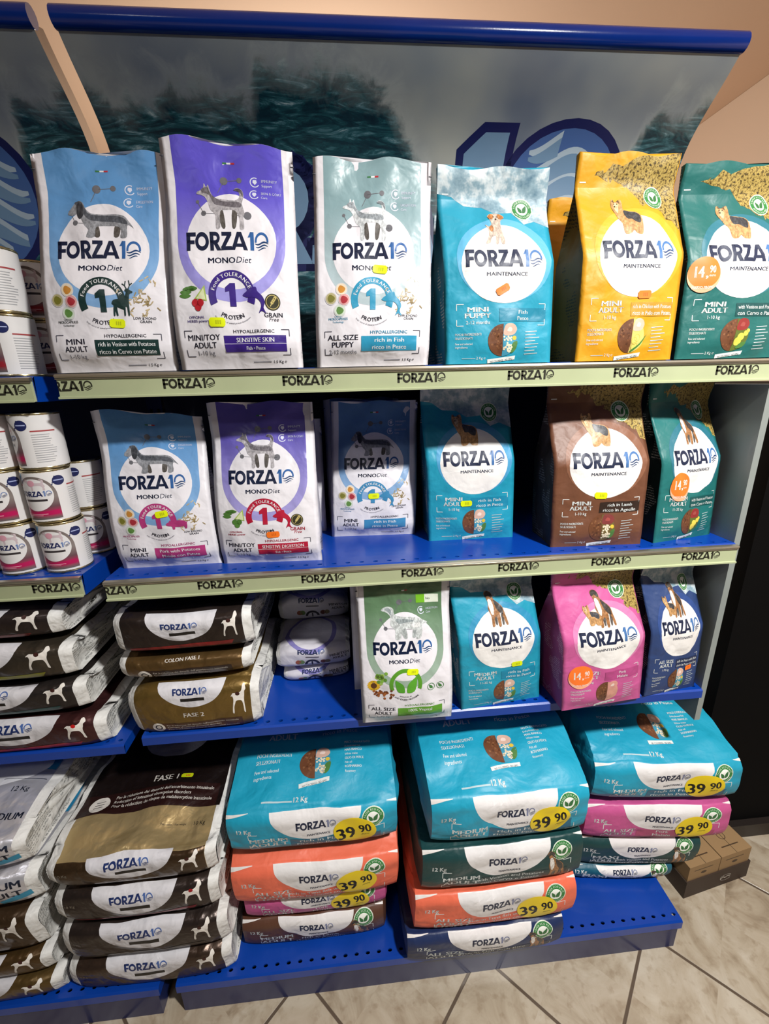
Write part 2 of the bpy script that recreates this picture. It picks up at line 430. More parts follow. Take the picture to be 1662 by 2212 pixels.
def fur_mat(col, surf):
    key = ('fur', col, surf)
    if key in MATS: return MATS[key]
    m, nt, b = base('printed_fur_'+col.strip('#'), .42); c = lin(col)
    tc = N(nt, 'ShaderNodeTexCoord'); mp = N(nt, 'ShaderNodeMapping'); mp.inputs['Scale'].default_value = (260, 260, 120); mp.inputs['Rotation'].default_value = (0, .5, 0)
    nt.links.new(tc.outputs['Object'], mp.inputs['Vector'])
    n = N(nt, 'ShaderNodeTexNoise'); n.inputs['Scale'].default_value = 1.0; n.inputs['Detail'].default_value = 5; n.inputs['Roughness'].default_value = .7; nt.links.new(mp.outputs[0], n.inputs['Vector'])
    r = ramp(nt, [(.30, tuple(x*.45 for x in c[:3])+(1,)), (.5, c), (.70, tuple(min(1, x*1.55+.03) for x in c[:3])+(1,))]); nt.links.new(n.outputs['Fac'], r.inputs[0]); nt.links.new(r.outputs[0], b.inputs['Base Color'])
    add_bump(nt, b, surf); MATS[key] = m; return m
def dog(a, kind, x, y, w, h, pal, surf, layer=5):
    m = lambda c: fur_mat(c, surf)
    far = {'dach': ([(.36,.34),(.46,.34),(.50,.05),(.42,.04)], [(.72,.34),(.80,.34),(.78,.06),(.70,.05)]), 'husky': ([(.42,.40),(.52,.40),(.56,.05),(.48,.04)], [(.72,.42),(.82,.40),(.78,.05),(.70,.04)]), 'retr': ([(.38,.36),(.50,.36),(.54,.05),(.46,.04)], [(.68,.36),(.78,.34),(.72,.06),(.64,.05)]), 'auss': ([(.40,.3),(.52,.3),(.50,.06),(.42,.05)], [(.74,.36),(.86,.34),(.80,.05),(.72,.05)])}
    for q in far.get(kind, ()): a.shape(q, x, y, w, h, m('#55504c' if kind != 'retr' else '#a4aaaa'), layer-.5)
    if kind in ('dach', 'husky', 'retr'):
        P = {'dach': DACH, 'husky': HUSK, 'retr': RETR}[kind]
        a.shape(P, x, y, w, h, m(pal[0]), layer)
        if kind == 'dach':
            a.shape([(.1,.9),(.2,.93),(.27,.74),(.36,.6),(.7,.58),(.86,.5),(.9,.36),(.7,.42),(.45,.44),(.32,.48),(.2,.72)], x, y, w, h, m(pal[1]), layer+1)
            a.shape([(.14,.86),(.22,.86),(.25,.6),(.2,.48),(.15,.6)], x, y, w, h, m(pal[2]), layer+2)
        elif kind == 'husky':
            a.shape([(.06,.9),(.2,.95),(.26,.8),(.5,.63),(.85,.62),(.9,.5),(.75,.48),(.5,.52),(.34,.56),(.22,.78),(.1,.82)], x, y, w, h, m(pal[1]), layer+1)
            a.shape([(.74,.91),(.85,.96),(.93,.88),(.93,.74),(.88,.86)], x, y, w, h, m(pal[2]), layer+1)
        else:
            a.shape([(.08,.92),(.16,.96),(.22,.84),(.2,.74),(.14,.84)], x, y, w, h, m(pal[1]), layer+1)
            a.shape([(.3,.62),(.55,.6),(.7,.54),(.5,.5),(.36,.48)], x, y, w, h, m(pal[1]), layer+1)
            a.shape([(.62,.44),(.8,.5),(.8,.36),(.66,.36)], x, y, w, h, m(pal[2]), layer+1)
    elif kind == 'terr':
        a.shape(TERR, x, y, w, h, m(pal[0]), layer)
        a.shape([(.40,.67),(.6,.64),(.84,.60),(.95,.48),(.90,.32),(.74,.34),(.62,.42),(.46,.44)], x, y, w, h, m(pal[1]), layer+1)
        a.shape([(.04,.94),(.1,.99),(.14,.9)], x, y, w, h, m(pal[2]), layer+1, smooth=0)
        a.shape([(.22,.94),(.3,.99),(.32,.86)], x, y, w, h, m(pal[2]), layer+1, smooth=0)
        a.shape([(.1,.86),(.2,.9),(.26,.8),(.2,.6),(.12,.7)], x, y, w, h, m(pal[3]), layer+1)
        for ex in (.12, .22): a.disc(x+ex*w, y+.86*h, .018*w, m('#20180f'), layer+2)
        a.disc(x+.13*w, y+.79*h, .025*w, m('#20180f'), layer+2)
    elif kind == 'auss':
        a.shape(AUSS, x, y, w, h, m(pal[0]), layer)
        a.shape([(.14,.9),(.24,.99),(.4,.95),(.48,.84),(.42,.78),(.3,.86),(.2,.82)], x, y, w, h, m(pal[1]), layer+1)
        a.shape([(.5,.72),(.7,.6),(.84,.48),(.84,.3),(.66,.38),(.56,.5)], x, y, w, h, m(pal[1]), layer+1)
        a.shape([(.24,.72),(.38,.74),(.46,.5),(.38,.3),(.28,.42)], x, y, w, h, m(pal[2]), layer+2)
        a.disc(x+.18*w, y+.84*h, .03*w, m('#20180f'), layer+2)
    elif kind == 'pup':
        a.shape(PUPP, x, y, w, h, m(pal[0]), layer)
        a.shape([(.30,.82),(.26,.90),(.36,.98),(.48,.95),(.44,.82)], x, y, w, h, m(pal[1]), layer+1)
        a.shape([(.64,.95),(.78,.97),(.91,.87),(.8,.8),(.68,.82)], x, y, w, h, m(pal[1]), layer+1)
        a.shape([(.24,.5),(.34,.6),(.42,.5),(.34,.38)], x, y, w, h, m(pal[1]), layer+1)
        for ex in (.48, .64): a.disc(x+ex*w, y+.88*h, .022*w, m('#20180f'), layer+2)
        a.disc(x+.56*w, y+.80*h, .035*w, m('#20180f'), layer+2)
YORK = ('#b98d5c', '#3a3a3e', '#6a4f35', '#d9b98c')
AUS = ('#9a6a40', '#3c3632', '#e8e0d8')
JACK = ('#bdab9c', '#b0713c')

def eco_stamp(a, x, y, r, surf, layer=4):
    a.disc(x, y, r, mat('#2f7d3b', surf), layer)
    a.ring(x, y, r*.96, r*1.06, mat('#dfe8d8', surf), layer)
    a.disc(x, y, r*.60, mat('#f2f4ec', surf), layer+1)
    a.shape(LEAF, x-r*.42, y-r*.36, r*.42, r*.6, mat('#2f6b38', surf), layer+2)
    a.shape(LEAF, x-r*.02, y-r*.36, r*.46, r*.72, mat('#2f6b38', surf), layer+2, flip=True)
    a.arctext('PAPER ECO PACK', x, y, r*.70, r*.24, mat('#e6efe0', surf), 90, layer+2)
    a.arctext('100% RECYCLABLE', x, y, r*.88, r*.22, mat('#e6efe0', surf), -90, layer+2, flip=True)
def brackets(a, x0, y0, x1, y1, m, layer=4, L=.012, t=.0011):
    a.line([(x0+L, y1), (x0, y1), (x0, y1-L*.8)], t, m, layer); a.line([(x1-L, y1), (x1, y1), (x1, y1-L*.8)], t, m, layer)
    a.line([(x0+L, y0), (x0, y0), (x0, y0+L*.8)], t, m, layer); a.line([(x1-L, y0), (x1, y0), (x1, y0+L*.8)], t, m, layer)
def sticker(a, x, y, w, h, col, rot=0.0, layer=11):
    c, s = math.cos(rot), math.sin(rot); k = h*.22
    pts = [(-w/2+k, -h/2), (w/2-k, -h/2), (w/2, -h/2+k), (w/2, h/2-k), (w/2-k, h/2), (-w/2+k, h/2), (-w/2, h/2-k), (-w/2, -h/2+k)]
    a.add([[(x+p*c-q*s, y+p*s+q*c) for p, q in pts]], mat(col, 'plain', .5), layer, 'price_sticker')
    d = mat('#b8bf10' if col == YEL else '#d8661a', 'plain', .5)
    for q in range(3):
        px = -w*.1+q*w*.13
        a.add([[(x+p*c-r*s, y+p*s+r*c) for p, r in ((px, -h*.2), (px+w*.08, -h*.2), (px+w*.08, h*.22), (px, h*.22))]], d, layer+1, 'price_sticker')
YEL, ORA = '#e2f000', '#ff7a1e'

def mono_art(c_top, c_low, accent, dogkind, dogpal, size_lines, box_lines, animal, side, stick=None, hyp=True, weight='1.5 Kg ℮', box2=None, vegetal=False, sub='#6a6a70'):
    """front of a 1.5 kg pouch, canvas 0.192 x 0.315"""
    a = Art(); s = 'pouch'; W = mat('#e9e6ec', s); navy = mat('#101c3a', s); ink = mat('#2a2a38', s); acc = mat(accent, s)
    def m(x, y): return ((x-(1157+(y-15)*.075))/735*.192, (1332-y)/1315*.315)
    k = .192/735
    pan = grad_mat(c_low, c_top, .12, .25); cx, cy = 0.0, m(0, 612)[1]
    hw = .0795
    a.add([[(-hw, cy), (hw, cy), (hw*1.0, .3149), (-hw*1.0, .3149)]], pan, 1)
    a.add([[(cx+hw*math.cos(t), cy+hw*math.sin(t)) for t in [PI+PI*q/30 for q in range(31)]]], pan, 1)
    a.poly([(cx+.0665*math.cos(t)*(1-.18*max(0, math.sin(t))**2), cy+.004+.0665*math.sin(t)*(1+.04*max(0, math.sin(t)))) for t in [2*PI*q/40 for q in range(40)]], W, 2)
    # molecule drawing
    mol = mat(sub, s)
    for (x, y, r) in ((1140,225,22),(1228,218,15),(1040,432,15),(1288,446,22),(1000,360,10)): 
        X, Y = m(x, y); a.disc(X, Y, r*k, mol, 3)
    for p, q in (((1140,225),(1228,218)),((1000,360),(1040,432)),((1040,432),(1150,440)),((1200,446),(1288,446)),((1140,225),(1110,300))):
        a.line([m(*p), m(*q)], .0009, mol, 3)
    X, Y = m(1018 if dogkind != 'dach' else 1000, 525)
    dog(a, dogkind, X, Y, (.07 if dogkind == 'husky' else .096), (.064 if dogkind != 'dach' else .058), dogpal, s, 4)
    X, Y = m(1183, 648); a.logo(X, Y, .121, navy, mat('#2d5f9e', s), 4, m3=mat('#1d3f6e', s))
    X, Y = m(1077, 722); a.text('MONO', X, Y, .0112, navy, 4, 'l', .03, width=.040); a.text('Diet', X+.0415, Y, .0122, navy, 4, 'l', .0, width=.021, shear=.2)
    PX, PY = m(1212, 905)
    if not vegetal:
        a.ring(PX, PY, .0235, .0345, acc, 4, -22, 204)
        a.arctext('Food TOLERANCE', PX, PY, .0262, .0078, mat('#f2f2f4', s), 92, 6, bold=.02)
        a.poly([(PX-.0035, PY-.0155), (PX+.0055, PY-.0155), (PX+.0055, PY+.0165), (PX-.002, PY+.0165), (PX-.0095, PY+.0105), (PX-.0095, PY+.0045), (PX-.0035, PY+.0055)], acc, 5)
        a.arctext('PROTEIN', PX, PY, .0335, .0085, ink, -92, 5, flip=True, bold=.02)
        a.arctext('Single source of animal protein formulation', PX, PY, .0395, .0030, mat('#6b6b78', s), -92, 5, flip=True)
        X, Y = m(1285, 985)
        if animal == 'fish': a.shape(FISH, X-.002, Y-.006, .034, .036, acc, 6)
        elif animal == 'deer':
            a.shape(DEER, X-.004, Y-.001, .034, .040, acc, 6, smooth=2); T = lambda p, q: (X-.004+p*.034, Y-.001+q*.040)
            for pl in (((.70,.92),(.62,1.05),(.66,1.22)), ((.63,1.05),(.50,1.12)), ((.76,.92),(.84,1.06),(.80,1.24)), ((.83,1.06),(.95,1.14))): a.line([T(*q) for q in pl], .0016, acc, 6)
        elif animal == 'pig': a.shape(PIGS, X-.004, Y+.001, .040, .022, acc, 6)
    else:
        a.ring(PX, PY, .026, .034, acc, 4, -22, 204)
        a.shape(LEAF, PX-.021, PY-.020, .020, .030, mat('#4f9a2a', s), 5); a.shape(LEAF, PX+.001, PY-.020, .022, .034, mat('#5aa52e', s), 5, flip=True)
        a.arctext('PLANT-BASED PROTEINS', PX, PY, .0375, .0052, ink, -92, 5, flip=True, bold=.02)
        a.arctext('optimal mix of', PX, PY, .0305, .0040, ink, -92, 5, flip=True)
    # ingredients left
    X, Y = m(1000, 920)
    if side == 'rice':
        for dx, dy, c1, c2 in ((.006,.020,'#c98a3c','#e8d9c0'),(-.011,.006,'#7d7a2e','#b9b083'),(.010,.004,'#a8323c','#d9a0a0'),(.003,-.0125,'#5f8a45','#cfdccb')):
            a.disc(X+dx, Y+dy, .0098, mat('#d5d3d6', s), 4); a.disc(X+dx, Y+dy, .0085, mat(c2, s), 5)
            a.shape([(.1,.5),(.3,.9),(.7,.8),(.95,.5),(.7,.15),(.3,.1)], X+dx-.007, Y+dy-.007, .014, .014, mat(c1, s), 6)
        rr = random.Random(5); RX, RY = m(1440, 900)
        for q in range(42):
            t = rr.uniform(0, PI); x, y = RX+rr.gauss(0, .010), RY+rr.gauss(0, .012); l = .0032
            a.line([(x-l*math.cos(t), y-l*math.sin(t)), (x+l*math.cos(t), y+l*math.sin(t))], .0017, mat(rr.choice(['#c9b48c', '#9a865e', '#b5a27c']), s), 4)
        a.text('Lutirelax', X, m(0, 1014)[1], .0034, acc, 4); a.text('MICROCAPSULES', X, m(0, 1032)[1], .0050, acc, 4, width=.031); a.text('Technology', X, m(0, 1050)[1], .0038, acc, 4)
        a.text('LOW & MONO', RX, m(0, 1016)[1], .0056, ink, 4, width=.032); a.text('GRAIN', RX+.001, m(0, 1036)[1], .0056, ink, 4)
    elif side == 'grain':
        G1, G2, RD, PK = mat('#4e7a35', s), mat('#a8c060', s), mat('#b8202c', s), mat('#dfe6b8', s)
        for t in (150, 115, 85, 180): 
            t = math.radians(t); a.shape([(0,.5),(.5,.8),(1,.5),(.5,.2)], X-.006+.010*math.cos(t)-.008, Y+.004+.010*math.sin(t)-.006, .018, .012, G1, 4)
        a.poly([(X-.001, Y), (X+.016, Y+.018), (X+.018, Y-.004)], G2, 5); a.poly([(X+.002, Y), (X+.014, Y+.014), (X+.016, Y-.002)], PK, 6)
        for dx, dy in ((.0, -.006), (.008, -.006), (.004, -.012)): a.disc(X+dx, Y+dy, .0052, RD if accent != '#b01c38' else G1, 7)
        a.text('OFFICINAL', X, m(0, 1034)[1], .0050, acc, 4, width=.024); a.text('HERBS power', X+.001, m(0, 1056)[1], .0052, acc, 4, width=.032)
        GX, GY = m(1442, 945)
        a.disc(GX, GY, .0115, mat('#3a3826', s), 4); a.ring(GX, GY, .009, .0098, mat('#cdbb76', s), 5); a.line([(GX-.004, GY-.006), (GX+.004, GY+.006)], .0012, mat('#cdbb76', s), 5)
        for q in range(4): a.disc(GX-.001+q*.0016, GY-.001+q*.0022, .0022, mat('#cdbb76', s), 5)
        a.text('GRAIN', GX, m(0, 1032)[1], .0092, acc if accent == '#b01c38' else ink, 4, bold=.02); a.text('Free', GX, m(0, 1056)[1], .0080, ink if accent != '#b01c38' else acc, 4, shear=.25, bold=0)
    else:
        YE, BR = mat('#e2b32c', s), mat('#5a351c', s)
        for q in range(14):
            t = 2*PI*q/14; a.shape([(0,.5),(.5,.8),(1,.5),(.5,.2)], X-.010+.009*math.cos(t)-.005, Y+.002+.009*math.sin(t)-.004, .010, .008, YE, 4)
        a.disc(X-.010, Y+.002, .0062, BR, 6)
        rr = random.Random(3)
        for q in range(18): a.disc(X+.008+rr.gauss(0, .006), Y+.018+rr.gauss(0, .005), .0036, mat(rr.choice(['#7fae45', '#a2c25c', '#5d8f33']), s), 5)
        for q in range(26): a.disc(X+.004+rr.gauss(0, .010), Y-.016+rr.gauss(0, .004), .0026, mat(rr.choice(['#8a4a24', '#a6602f', '#6e3a1c']), s), 5)
        for gx in (1415, 1490):
            GX, GY = m(gx, 945); a.ring(GX, GY, .0068, .0080, mat('#3f7a3c', s), 4); a.shape(LEAF, GX-.004, GY-.004, .008, .009, mat('#3f7a3c', s), 5)
    # description block
    bl, bb = m(940, 1248); br, bt = m(1533, 1103)
    brackets(a, bl-.0005, bb-.001, br+.001, bt, mat('#4a4a58', s))
    X, _ = m(1052, 1190)
    n = len(size_lines)
    yy = m(0, 1160)[1] if n > 2 else m(0, 1170)[1]
    for q, t in enumerate(size_lines):
        big = q < len(size_lines)-1
        a.text(t, X-.001, yy-q*.0108-(0 if big else -.0008), .0115 if big else .0090, ink if big else mat('#60606c', s), 4, bold=.02 if big else 0, width=min(.050, .0072*len(t)) if big else None)
    if hyp: X2, Y2 = m(1335, 1122); a.text('HYPOALLERGENIC', X2, Y2, .0068, acc if vegetal or accent in ('#b01c38', '#b03a78', '#2f93b8') else ink, 4, width=.062)
    x0, y0 = m(1160, 1232); x1, y1 = m(1512, 1136)
    a.rect(x0+.002, y0, x1+.002, y1, acc, 4)
    if box2: a.rect(x0+.002, y0+.0112, x1+.002, y0+.0118, mat('#e9e6ec', s), 5)
    for q, t in enumerate(box_lines):
        a.text(t, (x0+x1)/2+.002, y1-.0095-q*.0108, .0092 if not (box2 and q) else .0072, mat('#eef0f2', s), 5, bold=.015, width=min(.084, .0041*len(t)) if not box2 or q == 0 else None, xs=.85)
    X, Y = m(1560, 1300); a.text(weight, X-.010, Y, .0062, ink, 4, 'r', shear=.1); a.rect(X-.062, Y+.001, X-.034, Y+.0026, mat('#85858e', s), 4)
    # claims upper right
    for q, (t1, t2) in enumerate((('IMMUNITY', 'Support'), ('SKIN & COAT' if side == 'grain' else 'DIGESTION', 'Care'))):
        X, Y = m(1316, 222+q*78); lt = mat('#d8dcee', s)
        if vegetal and q == 0:
            X0, Y0 = m(1275, 240); a.rect(X0, Y0, X0+.046, Y0+.017, mat('#dfe5d5', s), 3); a.rect(X0, Y0, X0+.018, Y0+.017, mat('#76b82a', s), 4); a.text('bio', X0+.0245, Y0+.006, .007, mat('#3a4a34', s), 4); continue
        a.ring(X, Y, .0058, .0072, lt, 3, 60, 330); a.shape([(.5,0),(1,.5),(.9,1),(.1,1),(0,.5)], X-.0032, Y-.0035, .0064, .007, lt, 3, smooth=0)
        a.text(t1, X+.010, Y+.0005, .0058, lt, 3, 'l', bold=.01, xs=.85); a.text(t2, X+.010, Y-.0062, .0056, lt, 3, 'l', bold=0, xs=.85)
    # little flag at the seam
    X, Y = m(1165, 118)
    for q, c in enumerate(('#3c7a4a', '#e8e8ea', '#b8303a')): a.rect(X-.009+q*.006, Y-.0012, X-.003+q*.006, Y+.0012, mat(c, s), 3)
    if stick:
        for (x, y, c, r) in stick: sticker(a, x, y, .024, .0125, c, r)
    return a

def food_disc(a, x, y, r, kind, surf, layer=4):
    a.disc(x, y, r, mat('#6b4128', surf), layer)
    rr = random.Random(hash(kind) % 97)
    rr = random.Random(sum(map(ord, kind)))
    for q in range(30):
        t = rr.uniform(PI/2, 1.5*PI); d = rr.uniform(.2, .92)*r
        a.disc(x+d*math.cos(t), y+d*math.sin(t), r*.07, mat(rr.choice(['#7c4d30', '#5a3520', '#875a3a']), surf), layer+1)
    half = [(x, y-r)]+[(x+r*math.cos(t), y+r*math.sin(t)) for t in [-PI/2+PI*q/16 for q in range(17)]]
    top = {'fish': '#d9b3a0', 'ven': '#8e2e2c', 'chick': '#e8b8a4', 'lamb': '#7c3634', 'pork': '#d99a8e', 'tuna': '#b86a62'}[kind]
    bg = {'fish': '#3f93b0', 'ven': '#5d6a2a', 'chick': '#d6c06a', 'lamb': '#6b5a32', 'pork': '#d59a88', 'tuna': '#b8a070'}[kind]
    a.add([half], mat(bg, surf), layer+2)
    a.shape([(0,.1),(.1,.8),(.4,1),(.8,.9),(1,.5),(.8,.1),(.4,0)], x+.02*r, y+.28*r, r*.92, r*.75, mat(top, surf), layer+3)
    a.shape([(.1,.3),(.4,.9),(.8,.7),(.7,.2)], x+.2*r, y+.45*r, r*.5, r*.38, mat('#f0d8cc' if kind in ('fish', 'chick', 'pork') else '#a04a44', surf), layer+4)
    if kind in ('fish', 'lamb'):
        for q in range(34): a.disc(x+rr.uniform(.06, .62)*r, y+rr.uniform(-.75, .22)*r, r*.065, mat('#e9dcc0', surf), layer+4)
        a.shape([(0,.2),(.4,.9),(1,1),(.8,.3),(.3,0)], x+.5*r, y-.8*r, r*.5, r*.7, mat('#4c7a3a', surf), layer+4); a.disc(x+.78*r, y+.12*r, r*.14, mat('#e2c040', surf), layer+4)
    elif kind in ('ven', 'tuna'):
        for dx, dy, q in ((.30,-.40,.26),(.46,-.12,.24),(.78,.1,.17),(.92,.26,.12)): a.disc(x+dx*r, y+dy*r, q*r, mat('#e6cf52', surf), layer+4)
        a.shape([(0,.2),(.4,.9),(1,1),(.8,.3),(.3,0)], x+.3*r, y-.85*r, r*.6, r*.4, mat('#4c7a3a', surf), layer+5)
    elif kind == 'chick':
        for dx, dy in ((.25,-.3),(.45,-.12),(.3,-.62)): a.disc(x+dx*r, y+dy*r, .24*r, mat('#e6d26a', surf), layer+4); a.ring(x+dx*r, y+dy*r, .20*r, .22*r, mat('#b3a040', surf), layer+5)
        a.shape([(0,0),(.5,.4),(1,1),(.6,.35),(.1,-.08)], x+.1*r, y-.85*r, r*1.1, r*.95, mat('#3f7a32', surf), layer+6)
    a.add([[(x-r*.95, y-r*1.45), (x+r*.9, y-r*1.22), (x+r*.92, y-r*.98), (x-r*.97, y-r*1.2)]], mat('#dfe3e0', surf), layer+3)
    a.text('NO COLORINGS - NO GMO', x, y-r*1.33, r*.17, mat('#4a5058', surf), layer+4, width=r*1.5, rot=.12)
def textlines(a, x, y, n, m, rnd, step=.006, w=.026, t=.0016, layer=4, rot=.06):
    for q in range(n):
        l = w*rnd.uniform(.55, 1)
        yy = y-q*step
        a.add([[(x, yy), (x+l, yy+l*rot), (x+l, yy+l*rot+t), (x, yy+t)]], m, layer)

def maint_art(col, ringc, boxc, topkind, dogs, size_lines, box_lines, food, stick=None, badge=None):
    """front of a 2 kg paper bag, canvas 0.19 x 0.312"""
    a = Art(); s = 'paper'
    lt = mat('#e3e8e6', s); Wh = mat('#ece9e6', s); navy = mat('#1b2542', s); blue = mat('#4470a8', s)
    def m(x, y): return ((x-(642-(y/1600.)**2*75))/745*.19, (1597-y)/1560*.312)
    k = .19/745
    if topkind == 'sky':
        t = blotch_mat('printed_cloudy_sky_'+col.strip('#'), [(.30, lin('#54788c')), (.48, lin('#8fa9b5')), (.56, lin('#c3ced2')), (.7, lin('#e0e4e4'))], 22)
        edge = [(-.095, .312), (.095, .312), (.095, .222), (.07, .232), (.05, .226), (.03, .246), (.0, .244), (-.02, .256), (-.05, .258), (-.07, .272), (-.095, .276)]
        a.poly(edge, t, 1)
    else:
        t = blotch_mat('printed_autumn_foliage_'+col.strip('#'), [(.34, lin('#2c2414')), (.42, lin('#4d3f1e')), (.48, lin('#8a7236')), (.54, lin('#bda55c')), (.62, lin('#8a7438')), (.72, lin('#3a3018'))], 230, detail=6)
        rr = random.Random(len(col)+ord(col[2]))
        pts = [(.0935, .312), (.0935, .20)]
        for q in range(26):
            f = q/25.; x = .088-f*.150; y = .205+.055*min(1, f*1.5)+(.03*f); pts.append((x+rr.uniform(-.006, .006), y+rr.uniform(-.009, .007)))
        pts += [(-.055, .285), (-.04, .290), (-.03, .30), (-.012, .295), (.01, .305), (.03, .311)]
        a.poly(pts, t, 1)
    cx, cy = m(652, 775)
    cy = .1604
    a.add(discp(cx+.002, cy+.006, .0815, .068, 44), mat(ringc, s), 2)
    a.poly([(cx+.0725*math.cos(t)*(1-.10*max(0, math.sin(t))), cy+.063*math.sin(t)) for t in [2*PI*q/44 for q in range(44)]], Wh, 3)
    X, Y = m(610, 640)
    for d in dogs:
        if d == 'terr': dog(a, 'terr', X-.027, Y, .052, .058, YORK, s, 5)
        elif d == 'pup': dog(a, 'pup', X-.018, Y, .042, .052, JACK, s, 5)
        elif d == 'auss': dog(a, 'auss', X-.022, Y, .050, .066, AUS, s, 5)
        elif d == 'duo':
            dog(a, 'auss', X-.014, Y-.004, .050, .068, AUS, s, 5); dog(a, 'terr', X-.034, Y, .036, .038, YORK, s, 8)
    X, Y = m(650, 828); a.logo(X, Y, .131, navy, blue, 5, m3=mat('#26406c', s), hr=.21)
    X, Y = m(664, 897); a.text('MAINTENANCE', X, Y, .0082, navy, 5, bold=.02, width=.070)
    x0, y0 = m(300, 1285); x1, y1 = m(905, 1115); brackets(a, x0, y0, x1+.004, y1, lt, 4)
    X, _ = m(450, 1190)
    for q, t in enumerate(size_lines):
        big = q < len(size_lines)-1
        a.text(t, X, m(0, 1175)[1]-q*.0098, .0112 if big else .0080, lt, 5, bold=.03 if big else -.005, width=min(.050, .0088*len(t)) if big else None)
    x0, y0 = m(588, 1255); x1, y1 = m(902, 1150)
    a.rect(x0, y0, x1+.006, y1, mat(boxc, s), 4)
    for q, t in enumerate(box_lines): a.text(t, (x0+x1)/2+.003, y1-.0092-q*.0098, .0088, lt, 5, bold=.012, width=min(.076, .0042*len(t)))
    X, Y = m(285, 1365); a.text('POCHI INGREDIENTI', X, Y, .0058, lt, 4, 'l', .015, width=.044); a.text('SELEZIONATI', X, Y-.0062, .0058, lt, 4, 'l', .015, width=.029)
    a.text('Few and selected', X, Y-.0150, .0050, lt, 4, 'l', 0, width=.029); a.text('ingredients', X, Y-.0205, .0050, lt, 4, 'l', 0, width=.021)
    X, Y = m(605, 1405); food_disc(a, X, Y, .0262, food, s)
    X, Y = m(765, 1345); textlines(a, X, Y, 8, mat('#b9c4c6', s), random.Random(7), .0052, .032, .0013)
    X, Y = m(400, 1560); a.text('2 Kg ℮', X+.012, Y, .0062, lt, 4, bold=0); a.rect(X-.022, Y+.001, X+.002, Y+.002, mat('#b9c4c6', s), 4)
    X, Y = m(835, 338); eco_stamp(a, X, Y, .0172, s)
    a.rect(*m(300, 222), *m(345, 214), lt, 3)
    if badge:
        bx, by = badge; O = mat('#ff7a2a', 'plain', .45); P = mat('#ffb08a', 'plain', .45); WW = mat('#fbeee4', 'plain', .5)
        a.disc(bx, by, .0275, P, 11, part='price_badge'); a.disc(bx, by+.004, .0268, O, 12, ry=.024, part='price_badge')
        a.text('14', bx-.0085, by-.004, .025, WW, 13, 'c', .03, xs=.72, part='price_badge'); a.text(',', bx+.0035, by-.004, .02, WW, 13, 'c', .03, part='price_badge')
        a.text('90', bx+.0125, by+.003, .016, WW, 13, 'c', .03, xs=.72, part='price_badge'); a.text('euro', bx+.0125, by-.003, .006, WW, 13, 'c', part='price_badge')
        a.text('PREZZO PROMO', bx, by-.0215, .0062, WW, 13, 'c', .02, width=.036, part='price_badge')
    if stick:
        for (x, y, c, r) in stick: sticker(a, x, y, .0245, .0120, c, r)
    return a

